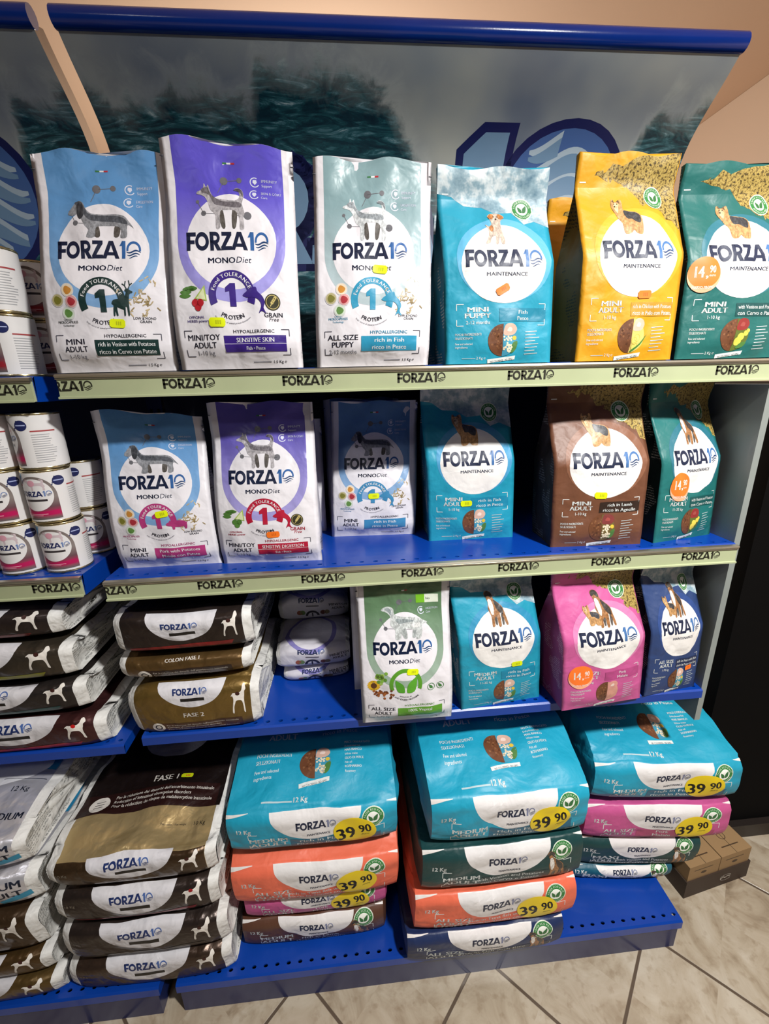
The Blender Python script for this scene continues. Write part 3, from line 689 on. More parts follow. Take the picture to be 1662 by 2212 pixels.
# ------------------------------------------------------------------ bag bodies
def smooth01(t): t = max(0, min(1, t)); return t*t*(3-2*t)
def standing_bag(name, label, group, art, x0, y0, x1, y1, z, h, kind, colors, seed, roll=0.0, lean=0.0, flare=0.0, D0=.075, notch=True, drop=0.0):
    """x0,y0 - x1,y1: the two lower front corners; faces the viewer"""
    w = math.hypot(x1-x0, y1-y0); yaw = math.atan2(y1-y0, x1-x0)
    cw, chh = (.192, .315) if kind == 'mono' else (.19, .312)
    nu, nv = 22, 36
    us = np.linspace(-cw/2, cw/2, nu+1); vs = np.linspace(0, chh, nv+1)
    sx, sz = w/cw, h/chh
    rnd = random.Random(seed)
    seal = .88 if kind == 'mono' else .86
    def D(t):
        if kind == 'mono':
            return max(.0035, D0*(.80+.20*smooth01(t/.12))*(1-smooth01((t-.22)/(seal-.22))**1.15))
        return max(.004, D0*(1.0 if t < .52 else 1-((t-.52)/(seal-.52))**.92)) if t < seal else .004
    sealj = int(round(seal*nv))
    def shift(px, py, t, v):   # lean and roll of the whole bag
        return px+roll*v+flare*t*t*(px/(w/2))*.5, py+lean*v
    rows = []
    for j, v in enumerate(vs):
        t = v/chh; d = D(t); row = []
        zz = v*sz
        env = smooth01(t/.1)*smooth01((seal+.02-t)/.25)
        for u in us:
            s = 2*u/cw; px = u*sx
            bul = (.012 if kind == 'mono' else .0085)*(1-abs(s)**2.6)*env
            wr = (nz(u*28+seed*3.1, v*20, seed)*.0044+nz(u*60, v*55+seed, seed+9)*.0012)*(.35+.65*(1-s**4))*smooth01(t/.06)
            if kind == 'mono': wr += .0030*math.sin(u*55+seed)*smooth01((t-.80)/.15)
            else: wr += .0022*math.sin(u*38+seed*2)*smooth01((t-.80)/.1)
            py = -d/2-bul+wr
            if kind != 'mono' and t > seal: py += -.010*smooth01((t-seal)/.14)
            top = drop*smooth01((s+1)/2)*smooth01((t-.6)/.4)+.003*math.sin(u*60+seed)*smooth01((t-.9)/.1)
            X, Y = shift(px, py, t, zz)
            row.append((X, Y, zz-top))
        rows.append(row)
    G = np.array(rows)
    sh = Sheet(us, vs, G)
    B = {'body': MB(), 'seal': MB()}
    body, side, backm = colors
    bm = MB.vert
    def strip(mb, j0, j1, cap_top, cap_bot):
        fin = .0055 if kind == 'mono' else .0012
        front = [[mb.vert(G[j, i], (us[i], vs[j]), None) for i in range(nu+1)] for j in range(j0, j1+1)]
        for a in range(j1-j0):
            for i in range(nu): mb.face((front[a][i], front[a][i+1], front[a+1][i+1]), body); mb.face((front[a][i], front[a+1][i+1], front[a+1][i]), body)
        ring = []
        ns = 5; nb = 6
        for a, j in enumerate(range(j0, j1+1)):
            v = vs[j]; t = v/chh; d = D(t); zz = v*sz; pts = []
            inset = min(.5*w*.5, (.5*(D0-d)*.75+.003)) if t < seal else .0
            lo, hi = G[j, 0], G[j, nu]
            hw = w/2-fin
            yb = d/2 + (.004*smooth01(t/.1)*smooth01((seal-t)/.2))
            # right side: from front right edge to back right, then back, then left side
            yf = -d/2+.0015
            bz = hi[2]
            def P(px, py, z):
                X, Y = shift(px, py, t, zz); return (X, Y, z)
            for q in range(ns):
                f = q/(ns-1); pts.append(P(hw-inset*math.sin(PI*f)*(.9 if kind == 'mono' else 1), yf+(yb-yf)*f, hi[2]))
            for q in range(1, nb): f = q/nb; pts.append(P(hw-2*hw*f, yb+(.004*math.sin(PI*f) if t < seal else 0), hi[2]+(lo[2]-hi[2])*f))
            for q in range(ns):
                f = 1-q/(ns-1); pts.append(P(-hw+inset*math.sin(PI*f), yf+(yb-yf)*f, lo[2]))
            ring.append([front[a][nu]]+[mb.vert(p, (0, 0)) for p in pts]+[front[a][0]])
        for a in range(len(ring)-1):
            for q in range(len(ring[0])-1):
                mm = side if (1 <= q < ns or q >= len(ring[0])-1-ns) else (backm if ns <= q else body)
                if q in (0, len(ring[0])-2): mm = backm
                mb.face((ring[a][q], ring[a][q+1], ring[a+1][q+1], ring[a+1][q]), mm)
        for cap, a, jj in ((cap_bot, 0, 0), (cap_top, -1, -1)):
            if cap:
                loop = front[a]+ring[a][1:-1]
                idx = [mb.vert(mb.v[k], mb.uv[k]) for k in loop]
                c = np.mean([mb.v[k] for k in idx], axis=0); ci = mb.vert(c, (0, 0))
                for q in range(len(idx)):
                    f = (idx[q], idx[(q+1) % len(idx)], ci); mb.face(f if a == -1 else f[::-1], backm)
    strip(B['body'], 0, sealj, False, True)
    strip(B['seal'], sealj, nv, True, False)
    # lay artwork
    sh.decals(art, B, seal_v=vs[sealj])
    if kind == 'mono' and notch:
        for s_ in (-1, 1):   # tear notches
            p, n = sh.ev([(s_*cw/2*.985, chh*.93)])
            q = p[0]; B['seal'].box((q[0]-.0025, q[1]-.0012, q[2]-.0005), (q[0]+.0025, q[1]+.0002, q[2]+.0005), mat('#55555c', 'plain'))
    cx, cy = (x0+x1)/2, (y0+y1)/2
    off = D0*(.80 if kind == 'mono' else 1)/2
    t = thing(name, label, 'bag', (cx-math.sin(yaw)*off, cy+math.cos(yaw)*off, z), yaw, group)
    B['body'].build('body', t); o = B['seal'].build('top_seal' if kind == 'mono' else 'folded_top', t)
    for key in ('price_sticker', 'price_badge'):
        if key in B and B[key].v: B[key].build(key, t)
    return t

def loaf(name, label, group, art, w, L, H, vis, x, y, z, yaw=0.0, tilt=0.0, pitch=0.0, seed=1, kind='paper', mats=None, rise=.02, bulge=.03, crease=True, margin=0.0, cat='bag', nu=24, pin=.10, sag=0.0, wr=1.0):
    """bag lying on its back, its base towards the viewer. sheet v: front bottom -> up the front -> back over the top -> round to the underside"""
    e = .012 if crease else .022
    ctrl = [(.022, .001), (.006, .003), (-.001, H*.22), (-.005, H*.55), (-.004, H*.88), (e*.6, H), (e+.03, H+rise*.35), (L*.28, H+rise*.9), (L*.5, H+rise), (L*.75, H+rise*.6), (L-.05, H*.85), (L-.008, H*.62), (L, H*.4), (L-.012, H*.12), (L-.05, .002)]
    # arc-length sampling
    pts = [ctrl[0]]
    for k in range(len(ctrl)-1):
        p0 = ctrl[max(0, k-1)]; p1, p2 = ctrl[k], ctrl[k+1]; p3 = ctrl[min(len(ctrl)-1, k+2)]
        for q in range(1, 9):
            t = q/8
            if crease and k in (4, 5): pts.append((p1[0]+(p2[0]-p1[0])*t, p1[1]+(p2[1]-p1[1])*t)); continue
            pts.append(tuple(.5*((2*p1[a])+(-p0[a]+p2[a])*t+(2*p0[a]-5*p1[a]+4*p2[a]-p3[a])*t*t+(-p0[a]+3*p1[a]-3*p2[a]+p3[a])*t**3) for a in (0, 1)))
    cum = [0]
    for a, b in zip(pts, pts[1:]): cum.append(cum[-1]+math.hypot(b[0]-a[0], b[1]-a[1]))
    vc = cum[5*8]         # canvas height of the edge between front and top
    nf = max(7, int(vc/.010)); nt = 34
    vs = sorted(set([vc*q/nf for q in range(nf)]+[vc+(cum[-1]-vc)*(q/nt)**1.25 for q in range(nt+1)]+([vc-.0035, vc+.004] if crease else [])))
    us = list(np.linspace(-w/2, w/2, nu+1))
    if crease: us = sorted(us+[-w/2+.004, w/2-.004])
    if margin: us = sorted(set([round(u, 5) for u in us]+[round(-w/2+margin, 5), round(w/2-margin, 5)]))
    prof = [(np.interp(v, cum, [p[0] for p in pts]), np.interp(v, cum, [p[1] for p in pts])) for v in vs]
    G = np.zeros((len(vs), len(us), 3))
    for j, v in enumerate(vs):
        py, pz = prof[j]
        top = smooth01(pz/H)
        for i, u in enumerate(us):
            s = 2*u/w
            zz = pz*(1-pin*abs(s)**(7 if crease else 4))
            yy = py+((.006 if crease else .014)*abs(s)**8+.004*s*s)*(1 if v < vc*1.3 else 0)*(1 if kind != 'box' else .4)
            n1 = nz(u*11+seed*2.3, v*11, seed*1.7)*.0095*wr+nz(u*30, v*30+seed, seed+4.)*.0028*wr
            if crease: n1 += (.5-abs(nz(u*9+seed, v*9, seed*.7+3)*1.6))*.011*wr*min(1, max(.15, abs(v-vc)/.05))
            n1 *= smooth01(pz/.03)
            if v > vc*1.05: zz += n1*(.9 if crease else 1.3)
            else: yy += n1*.8; zz += nz(u*9+seed, seed*2., .5)*.006*top*wr
            zz -= sag*(1-s*s)*top
            xx = u*(1+.015*math.sin(v*14+seed))
            G[j, i] = (xx, yy, max(zz, .0006 if pz < .004 else .002)+tilt*u+pitch*(yy if yy > 0 else 0)+0)
    v0 = cum[8]*.9
    sh = Sheet(us, vs, G)
    B = {'body': MB()}
    mb = B['body']; mbody, mend, mmargin = mats
    g = [[mb.vert(G[j, i], (us[i], vs[j])) for i in range(len(us))] for j in range(len(vs))]
    for j in range(len(vs)-1):
        for i in range(len(us)-1):
            mid = (us[i]+us[i+1])/2
            mm_ = mmargin if margin and abs(mid) > w/2-margin else mbody
            mb.face((g[j][i], g[j][i+1], g[j+1][i+1]), mm_); mb.face((g[j][i], g[j+1][i+1], g[j+1][i]), mm_)
    # underside
    for i in range(len(us)-1):
        mid = (us[i]+us[i+1])/2
        mb.face((g[0][i+1], g[0][i], g[-1][i], g[-1][i+1]), mmargin if margin and abs(mid) > w/2-margin else mbody)
    parts = {}
    for sgn, i in ((-1, 0), (1, -1)):
        cap = MB() if margin else mb
        loop = [G[j, i] for j in range(len(vs))]
        c = np.mean(loop, axis=0); c[2] = H*.5+tilt*us[i]+pitch*L*.4
        prev = None; nr = 5
        for q in range(nr):
            f = q/(nr); k = 1-f*f*.98; ring = []
            for t_, p in enumerate(loop):
                P = c+(p-c)*np.array([1, 1-f**1.6, 1-f**1.6]); 
                out = bulge*math.sin(PI/2*min(1, f*1.15))
                if margin: out -= .018*math.sin(PI*f)*(.6+.8*nz(p[1]*14, p[2]*30+f*3, seed+7.)) - .006*nz(p[1]*40, f*6, seed*1.)
                else: out += .008*nz(p[1]*16, p[2]*16+f*2, seed+3.)*math.sin(PI*f)
                ring.append(cap.vert((P[0]+sgn*out, P[1], P[2] if f == 0 else max(P[2], .002+tilt*us[i])), (0, 0)))
            if prev:
                for t_ in range(len(ring)):
                    n_ = (t_+1) % len(ring); fc = (prev[t_], prev[n_], ring[n_], ring[t_])
                    cap.face(fc if sgn < 0 else fc[::-1], mend)
            prev = ring
        ci = cap.vert((us[i]+sgn*bulge*.95, c[1], c[2]), (0, 0))
        for t_ in range(len(prev)):
            n_ = (t_+1) % len(prev); fc = (prev[t_], prev[n_], ci)
            cap.face(fc if sgn < 0 else fc[::-1], mend)
        if margin: parts[sgn] = cap
    if art:
        A_ = art(vc-v0)
        A_.sh = [([[(p[0], p[1]+v0) for p in q] for q in po], m_, l_, pt_) for po, m_, l_, pt_ in A_.sh]
        sh.decals(A_, B)
    t = thing(name, label, cat, (x, y, z), yaw, group)
    mb.build('body', t)
    for k, cap in parts.items(): cap.build('side_gusset', t)
    for key in B:
        if key != 'body' and B[key].v: B[key].build(key, t)
    return t

# ------------------------------------------------------------------ room
def structure(o): o['kind'] = 'structure'; return o
def floor_mat():
    m, nt, b = base('beige_stone_tile', .30); L = nt.links
    tc = N(nt, 'ShaderNodeTexCoord'); sp = N(nt, 'ShaderNodeSeparateXYZ'); L.new(tc.outputs['Object'], sp.inputs[0])
    T = .321; masks = []; cells = []
    for op, off in (('SUBTRACT', .2321), ('ADD', .1665)):
        a = N(nt, 'ShaderNodeMath', operation=op); L.new(sp.outputs['X'], a.inputs[0]); L.new(sp.outputs['Y'], a.inputs[1])
        q = N(nt, 'ShaderNodeMath', operation='MULTIPLY_ADD'); L.new(a.outputs[0], q.inputs[0]); q.inputs[1].default_value = .70711/T; q.inputs[2].default_value = -off/T+20.5
        fl = N(nt, 'ShaderNodeMath', operation='FLOOR'); L.new(q.outputs[0], fl.inputs[0]); cells.append(fl)
        fr = N(nt, 'ShaderNodeMath', operation='FRACT'); L.new(q.outputs[0], fr.inputs[0])
        s = N(nt, 'ShaderNodeMath', operation='SUBTRACT'); L.new(fr.outputs[0], s.inputs[0]); s.inputs[1].default_value = .5
        ab = N(nt, 'ShaderNodeMath', operation='ABSOLUTE'); L.new(s.outputs[0], ab.inputs[0])
        lt = N(nt, 'ShaderNodeMapRange'); L.new(ab.outputs[0], lt.inputs['Value']); lt.inputs['From Min'].default_value = .0085; lt.inputs['From Max'].default_value = .0125
        lt.inputs['To Min'].default_value = 1; lt.inputs['To Max'].default_value = 0
        masks.append(lt)
    mx = N(nt, 'ShaderNodeMath', operation='MAXIMUM'); L.new(masks[0].outputs[0], mx.inputs[0]); L.new(masks[1].outputs[0], mx.inputs[1])
    cb = N(nt, 'ShaderNodeCombineXYZ'); L.new(cells[0].outputs[0], cb.inputs[0]); L.new(cells[1].outputs[0], cb.inputs[1])
    add = N(nt, 'ShaderNodeVectorMath', operation='MULTIPLY_ADD'); L.new(cb.outputs[0], add.inputs[0]); add.inputs[1].default_value = (3.7, 5.3, 0); L.new(tc.outputs['Object'], add.inputs[2])
    n1 = N(nt, 'ShaderNodeTexNoise'); n1.inputs['Scale'].default_value = 7; n1.inputs['Detail'].default_value = 8; n1.inputs['Distortion'].default_value = 1.2; n1.inputs['Roughness'].default_value = .62
    L.new(add.outputs[0], n1.inputs['Vector'])
    r1 = ramp(nt, [(.30, lin('#7d6d5a')), (.42, lin('#a3947f')), (.52, lin('#b3a692')), (.68, lin('#c2b8a7'))]); L.new(n1.outputs['Fac'], r1.inputs[0])
    n2 = N(nt, 'ShaderNodeTexNoise'); n2.inputs['Scale'].default_value = 45; n2.inputs['Detail'].default_value = 5; L.new(add.outputs[0], n2.inputs['Vector'])
    r2 = ramp(nt, [(.34, (.72, .66, .6, 1)), (.46, (1, 1, 1, 1))]); L.new(n2.outputs['Fac'], r2.inputs[0])
    mm = N(nt, 'ShaderNodeMix', data_type='RGBA', blend_type='MULTIPLY'); mm.inputs[0].default_value = .55; L.new(r1.outputs[0], mm.inputs[6]); L.new(r2.outputs[0], mm.inputs[7])
    g = N(nt, 'ShaderNodeMix', data_type='RGBA'); L.new(mx.outputs[0], g.inputs[0]); L.new(mm.outputs[2], g.inputs[6]); g.inputs[7].default_value = lin('#5d4f42')
    L.new(g.outputs[2], b.inputs['Base Color'])
    bp = N(nt, 'ShaderNodeBump'); bp.inputs['Strength'].default_value = .5; bp.inputs['Distance'].default_value = .003; bp.invert = True
    L.new(mx.outputs[0], bp.inputs['Height']); L.new(bp.outputs[0], b.inputs['Normal'])
    return m
def wall_mat(name, col, rough=.8):
    m, nt, b = base(name, rough); tc = N(nt, 'ShaderNodeTexCoord'); n = N(nt, 'ShaderNodeTexNoise'); n.inputs['Scale'].default_value = 1.3
    nt.links.new(tc.outputs['Object'], n.inputs['Vector']); c = lin(col)
    r = ramp(nt, [(.35, tuple(x*.94 for x in c[:3])+(1,)), (.65, c)]); nt.links.new(n.outputs['Fac'], r.inputs[0]); nt.links.new(r.outputs[0], b.inputs['Base Color'])
    n2 = N(nt, 'ShaderNodeTexNoise'); n2.inputs['Scale'].default_value = 220; nt.links.new(tc.outputs['Object'], n2.inputs['Vector'])
    bp = N(nt, 'ShaderNodeBump'); bp.inputs['Strength'].default_value = .08; bp.inputs['Distance'].default_value = .001
    nt.links.new(n2.outputs['Fac'], bp.inputs['Height']); nt.links.new(bp.outputs[0], b.inputs['Normal'])
    return m
def simple(name, boxes, m, parent=None, bevel=0):
    mb = MB()
    for a, b in boxes: mb.box(a, b, m)
    return mb.build(name, parent, smooth=False, bevel=bevel)
peach = wall_mat('peach_wall_paint', '#dcbc9c')
structure(simple('floor', [((-3, -3, -.05), (2.2, 2.6, 0))], floor_mat()))
structure(simple('ceiling', [((-3, -3, 2.372), (2.2, 2.6, 2.42))], wall_mat('peach_ceiling_paint', '#d9bda6')))
structure(simple('wall_right', [((1.905, -.6, .0), (1.99, 2.45, 2.371))], wall_mat('grey_pink_wall_paint', '#cdb8a6')))
structure(simple('wall_back', [((-3, 2.45, .0), (2.2, 2.55, 2.371))], peach))

# ------------------------------------------------------------------ shelving
def metal_paint(name, col, rough=.32):
    m, nt, b = base(name, rough); tc = N(nt, 'ShaderNodeTexCoord'); n = N(nt, 'ShaderNodeTexNoise'); n.inputs['Scale'].default_value = 9; n.inputs['Detail'].default_value = 4
    nt.links.new(tc.outputs['Object'], n.inputs['Vector']); c = lin(col)
    r = ramp(nt, [(.3, tuple(x*.88 for x in c[:3])+(1,)), (.7, c)]); nt.links.new(n.outputs['Fac'], r.inputs[0]); nt.links.new(r.outputs[0], b.inputs['Base Color'])
    b.inputs['Coat Weight'].default_value = .15
    n2 = N(nt, 'ShaderNodeTexNoise'); n2.inputs['Scale'].default_value = 260; nt.links.new(tc.outputs['Object'], n2.inputs['Vector'])
    bp = N(nt, 'ShaderNodeBump'); bp.inputs['Strength'].default_value = .06; bp.inputs['Distance'].default_value = .001
    nt.links.new(n2.outputs['Fac'], bp.inputs['Height']); nt.links.new(bp.outputs[0], b.inputs['Normal'])
    return m
BLUE = metal_paint('blue_enamel', '#063fa2'); BLUED = metal_paint('dark_blue_enamel', '#16265c', .25); BLACKM = metal_paint('black_enamel', '#040405', .75); BLACKM.node_tree.nodes['Principled BSDF'].inputs['Specular IOR Level'].default_value = .12; BLACKM.node_tree.nodes['Principled BSDF'].inputs['Coat Weight'].default_value = 0
GREYM = metal_paint('grey_enamel', '#8f9693', .45)
INSIDE = metal_paint('blue_back_enamel', '#101c48', .5)
RAIL = metal_paint('pale_green_label_strip', '#b4bc96', .30)
SILV, _nt, _b = base('rail_aluminium', .28, .85); _b.inputs['Base Color'].default_value = lin('#b9b3a4')
RINK = mat('#2b2a20', 'plain', .45)

def perforated_strip(mb, x0, x1, ya, yb, z, pitch, m, r=.0034):
    n = int((x1-x0)/pitch); p = (x1-x0)/n; yc = (ya+yb)/2
    for k in range(n):
        xa = x0+k*p; xb = xa+p; xc = (xa+xb)/2
        o = [(xa, ya), (xc, ya), (xb, ya), (xb, yc), (xb, yb), (xc, yb), (xa, yb), (xa, yc)]
        ang = [225, 270, 315, 0, 45, 90, 135, 180]
        O = [mb.vert((a, b, z)) for a, b in o]; I = [mb.vert((xc+r*1.5*math.cos(math.radians(t)), yc+r*math.sin(math.radians(t)), z)) for t in ang]
        J = [mb.vert((xc+r*1.5*math.cos(math.radians(t)), yc+r*math.sin(math.radians(t)), z-.004)) for t in ang]
        for q in range(8):
            w = (q+1) % 8; mb.face((O[q], O[w], I[w], I[q]), m); mb.face((I[q], I[w], J[w], J[q]), m)
def shelf(parent, x0, x1, zt, y0, y1, th=.030, rail_h=None, offs=0.0, n_text=0, step=.1929, rz=0.0):
    """zt = top surface; y0 = front edge"""
    mb = MB()
    perforated_strip(mb, x0, x1, y0+.004, y0+.026, zt, .027, BLUE)
    zz = zt
    def quad(pts): mb.face([mb.vert(p) for p in pts], BLUE)
    quad([(x0, y0, zt-.003), (x1, y0, zt-.003), (x1, y0+.004, zt), (x0, y0+.004, zt)])
    quad([(x0, y0+.026, zt), (x1, y0+.026, zt), (x1, y1, zt), (x0, y1, zt)])
    quad([(x0, y0, zt-th), (x1, y0, zt-th), (x1, y0, zt-.003), (x0, y0, zt-.003)])
    quad([(x0, y1, zt-th), (x1, y1, zt-th), (x1, y0, zt-th), (x0, y0, zt-th)])
    quad([(x1, y0, zt-th), (x1, y1, zt-th), (x1, y1, zt), (x1, y0+.004, zt)])
    quad([(x0, y1, zt-th), (x0, y0, zt-th), (x0, y0+.004, zt), (x0, y1, zt)])
    quad([(x0, y1, zt), (x1, y1, zt), (x1, y1, zt-th), (x0, y1, zt-th)])
    s = mb.build('shelf', parent, smooth=False)
    if rail_h:
        rb = MB(); yr = y0-.006
        rb.box((x0+.001, yr, zt-.002-rail_h), (x1-.001, y0-.0005, zt-.006), RAIL)
        # rolled metal lip above and thin lip below
        rb.prism([(y0-.001, zt-.001), (y0-.008, zt-.002), (y0-.0095, zt-.005), (y0-.008, zt-.0075), (y0-.001, zt-.0075)], x0, x1, SILV)
        rb.prism([(y0-.006, zt-rail_h-.002), (y0-.0095, zt-rail_h-.003), (y0-.0095, zt-rail_h), (y0-.006, zt-rail_h+.001)], x0, x1, RAIL)
        rb.prism([(y0-.0062, zt-.0078), (y0-.0085, zt-.0085), (y0-.0080, zt-.0100), (y0-.0062, zt-.0100)], x0, x1, SILV)
        a = Art(); W = x1-x0
        for k in range(n_text):
            xe = offs+k*step; a.logo(xe-.0405, rail_h*.36-.0025, .083, RINK, layer=1, hr=.19)
        us = [0, W]; vs = [0, rail_h]
        G = np.array([[(x0+.001, yr-.0002, zt-.002-rail_h), (x1-.001, yr-.0002, zt-.002-rail_h)], [(x0+.001, yr-.0002, zt-.002), (x1-.001, yr-.0002, zt-.002)]])
        Sheet(us, vs, G).decals(a, {'body': rb})
        rb.build('price_rail', s, smooth=False)
    return s

# header sign canvas -------------------------------------------------
HP = [(.352, 1.885), (.350, 1.905), (.320, 1.932), (.290, 1.953), (.262, 1.975), (.236, 1.997), (.214, 2.018), (.206, 2.034)]
HPF = [(.366, 1.46), (.366, 1.60), (.364, 1.74), (.360, 1.83), (.348, 1.895), (.316, 1.936), (.285, 1.962), (.254, 1.986), (.228, 2.006), (.212, 2.024)]
def header_mat():
    m, nt, b = base('printed_breaking_wave', .30); L = nt.links
    uv = uvnode(nt); sp = N(nt, 'ShaderNodeSeparateXYZ'); L.new(uv.outputs[0], sp.inputs[0])
    mp = N(nt, 'ShaderNodeMapRange'); L.new(sp.outputs['X'], mp.inputs['Value']); mp.inputs['From Min'].default_value = 0; mp.inputs['From Max'].default_value = 1.25
    crest = ramp(nt, [(x/1.25, (y/.66, y/.66, y/.66, 1)) for x, y in ((0, .535), (.05, .513), (.1, .541), (.145, .549), (.24, .529), (.30, .528), (.32, .586), (.38, .578), (.45, .576), (.52, .567), (.563, .544), (.60, .516), (.64, .447), (.7, .36), (1.09, .30), (1.115, .46), (1.15, .537), (1.2, .522), (1.25, .53))])
    L.new(mp.outputs[0], crest.inputs[0])
    sc = N(nt, 'ShaderNodeMath', operation='MULTIPLY'); L.new(crest.outputs[0], sc.inputs[0]); sc.inputs[1].default_value = .66
    n = N(nt, 'ShaderNodeTexNoise'); n.inputs['Scale'].default_value = 14; n.inputs['Detail'].default_value = 7; n.inputs['Roughness'].default_value = .65; n.inputs['Distortion'].default_value = .8; L.new(uv.outputs[0], n.inputs['Vector'])
    nm = N(nt, 'ShaderNodeMath', operation='MULTIPLY_ADD'); L.new(n.outputs['Fac'], nm.inputs[0]); nm.inputs[1].default_value = .16; nm.inputs[2].default_value = -.08
    dsum = N(nt, 'ShaderNodeMath', operation='ADD'); L.new(sc.outputs[0], dsum.inputs[0]); L.new(nm.outputs[0], dsum.inputs[1])
    df = N(nt, 'ShaderNodeMath', operation='SUBTRACT'); L.new(dsum.outputs[0], df.inputs[0]); L.new(sp.outputs['Y'], df.inputs[1])
    mk = N(nt, 'ShaderNodeMapRange'); L.new(df.outputs[0], mk.inputs['Value']); mk.inputs['From Min'].default_value = -.012; mk.inputs['From Max'].default_value = .016
    # water colour with streaks of foam
    wv = N(nt, 'ShaderNodeMapping'); wv.inputs['Rotation'].default_value = (0, 0, .5); wv.inputs['Scale'].default_value = (6, 26, 1); L.new(uv.outputs[0], wv.inputs['Vector'])
    n2 = N(nt, 'ShaderNodeTexNoise'); n2.inputs['Scale'].default_value = 1.6; n2.inputs['Detail'].default_value = 7; n2.inputs['Roughness'].default_value = .68; n2.inputs['Distortion'].default_value = 1.6; L.new(wv.outputs[0], n2.inputs['Vector'])
    wr = ramp(nt, [(.30, lin('#0b1f2c')), (.46, lin('#12343f')), (.54, lin('#1f5058')), (.61, lin('#4c7580')), (.70, lin('#a9bcbf'))]); L.new(n2.outputs['Fac'], wr.inputs[0])
    n3 = N(nt, 'ShaderNodeTexNoise'); n3.inputs['Scale'].default_value = 3.2; n3.inputs['Detail'].default_value = 3; L.new(uv.outputs[0], n3.inputs['Vector'])
    sk = ramp(nt, [(.30, lin('#5f6c82')), (.5, lin('#8a9298')), (.70, lin('#a8aba5'))]); L.new(n3.outputs['Fac'], sk.inputs[0])
    mx = N(nt, 'ShaderNodeMix', data_type='RGBA'); L.new(mk.outputs[0], mx.inputs[0]); L.new(sk.outputs[0], mx.inputs[6]); L.new(wr.outputs[0], mx.inputs[7])
    # spray along the crest
    ab = N(nt, 'ShaderNodeMath', operation='ABSOLUTE'); L.new(df.outputs[0], ab.inputs[0])
    sp2 = N(nt, 'ShaderNodeMapRange'); L.new(ab.outputs[0], sp2.inputs['Value']); sp2.inputs['From Min'].default_value = .0; sp2.inputs['From Max'].default_value = .05; sp2.inputs['To Min'].default_value = .55; sp2.inputs['To Max'].default_value = 0
    pm = N(nt, 'ShaderNodeMath', operation='MULTIPLY'); L.new(sp2.outputs[0], pm.inputs[0]); L.new(n.outputs['Fac'], pm.inputs[1])
    m2 = N(nt, 'ShaderNodeMix', data_type='RGBA'); L.new(pm.outputs[0], m2.inputs[0]); L.new(mx.outputs[2], m2.inputs[6]); m2.inputs[7].default_value = lin('#c3c9c4')
    L.new(m2.outputs[2], b.inputs['Base Color'])
    return m
HMAT = header_mat()
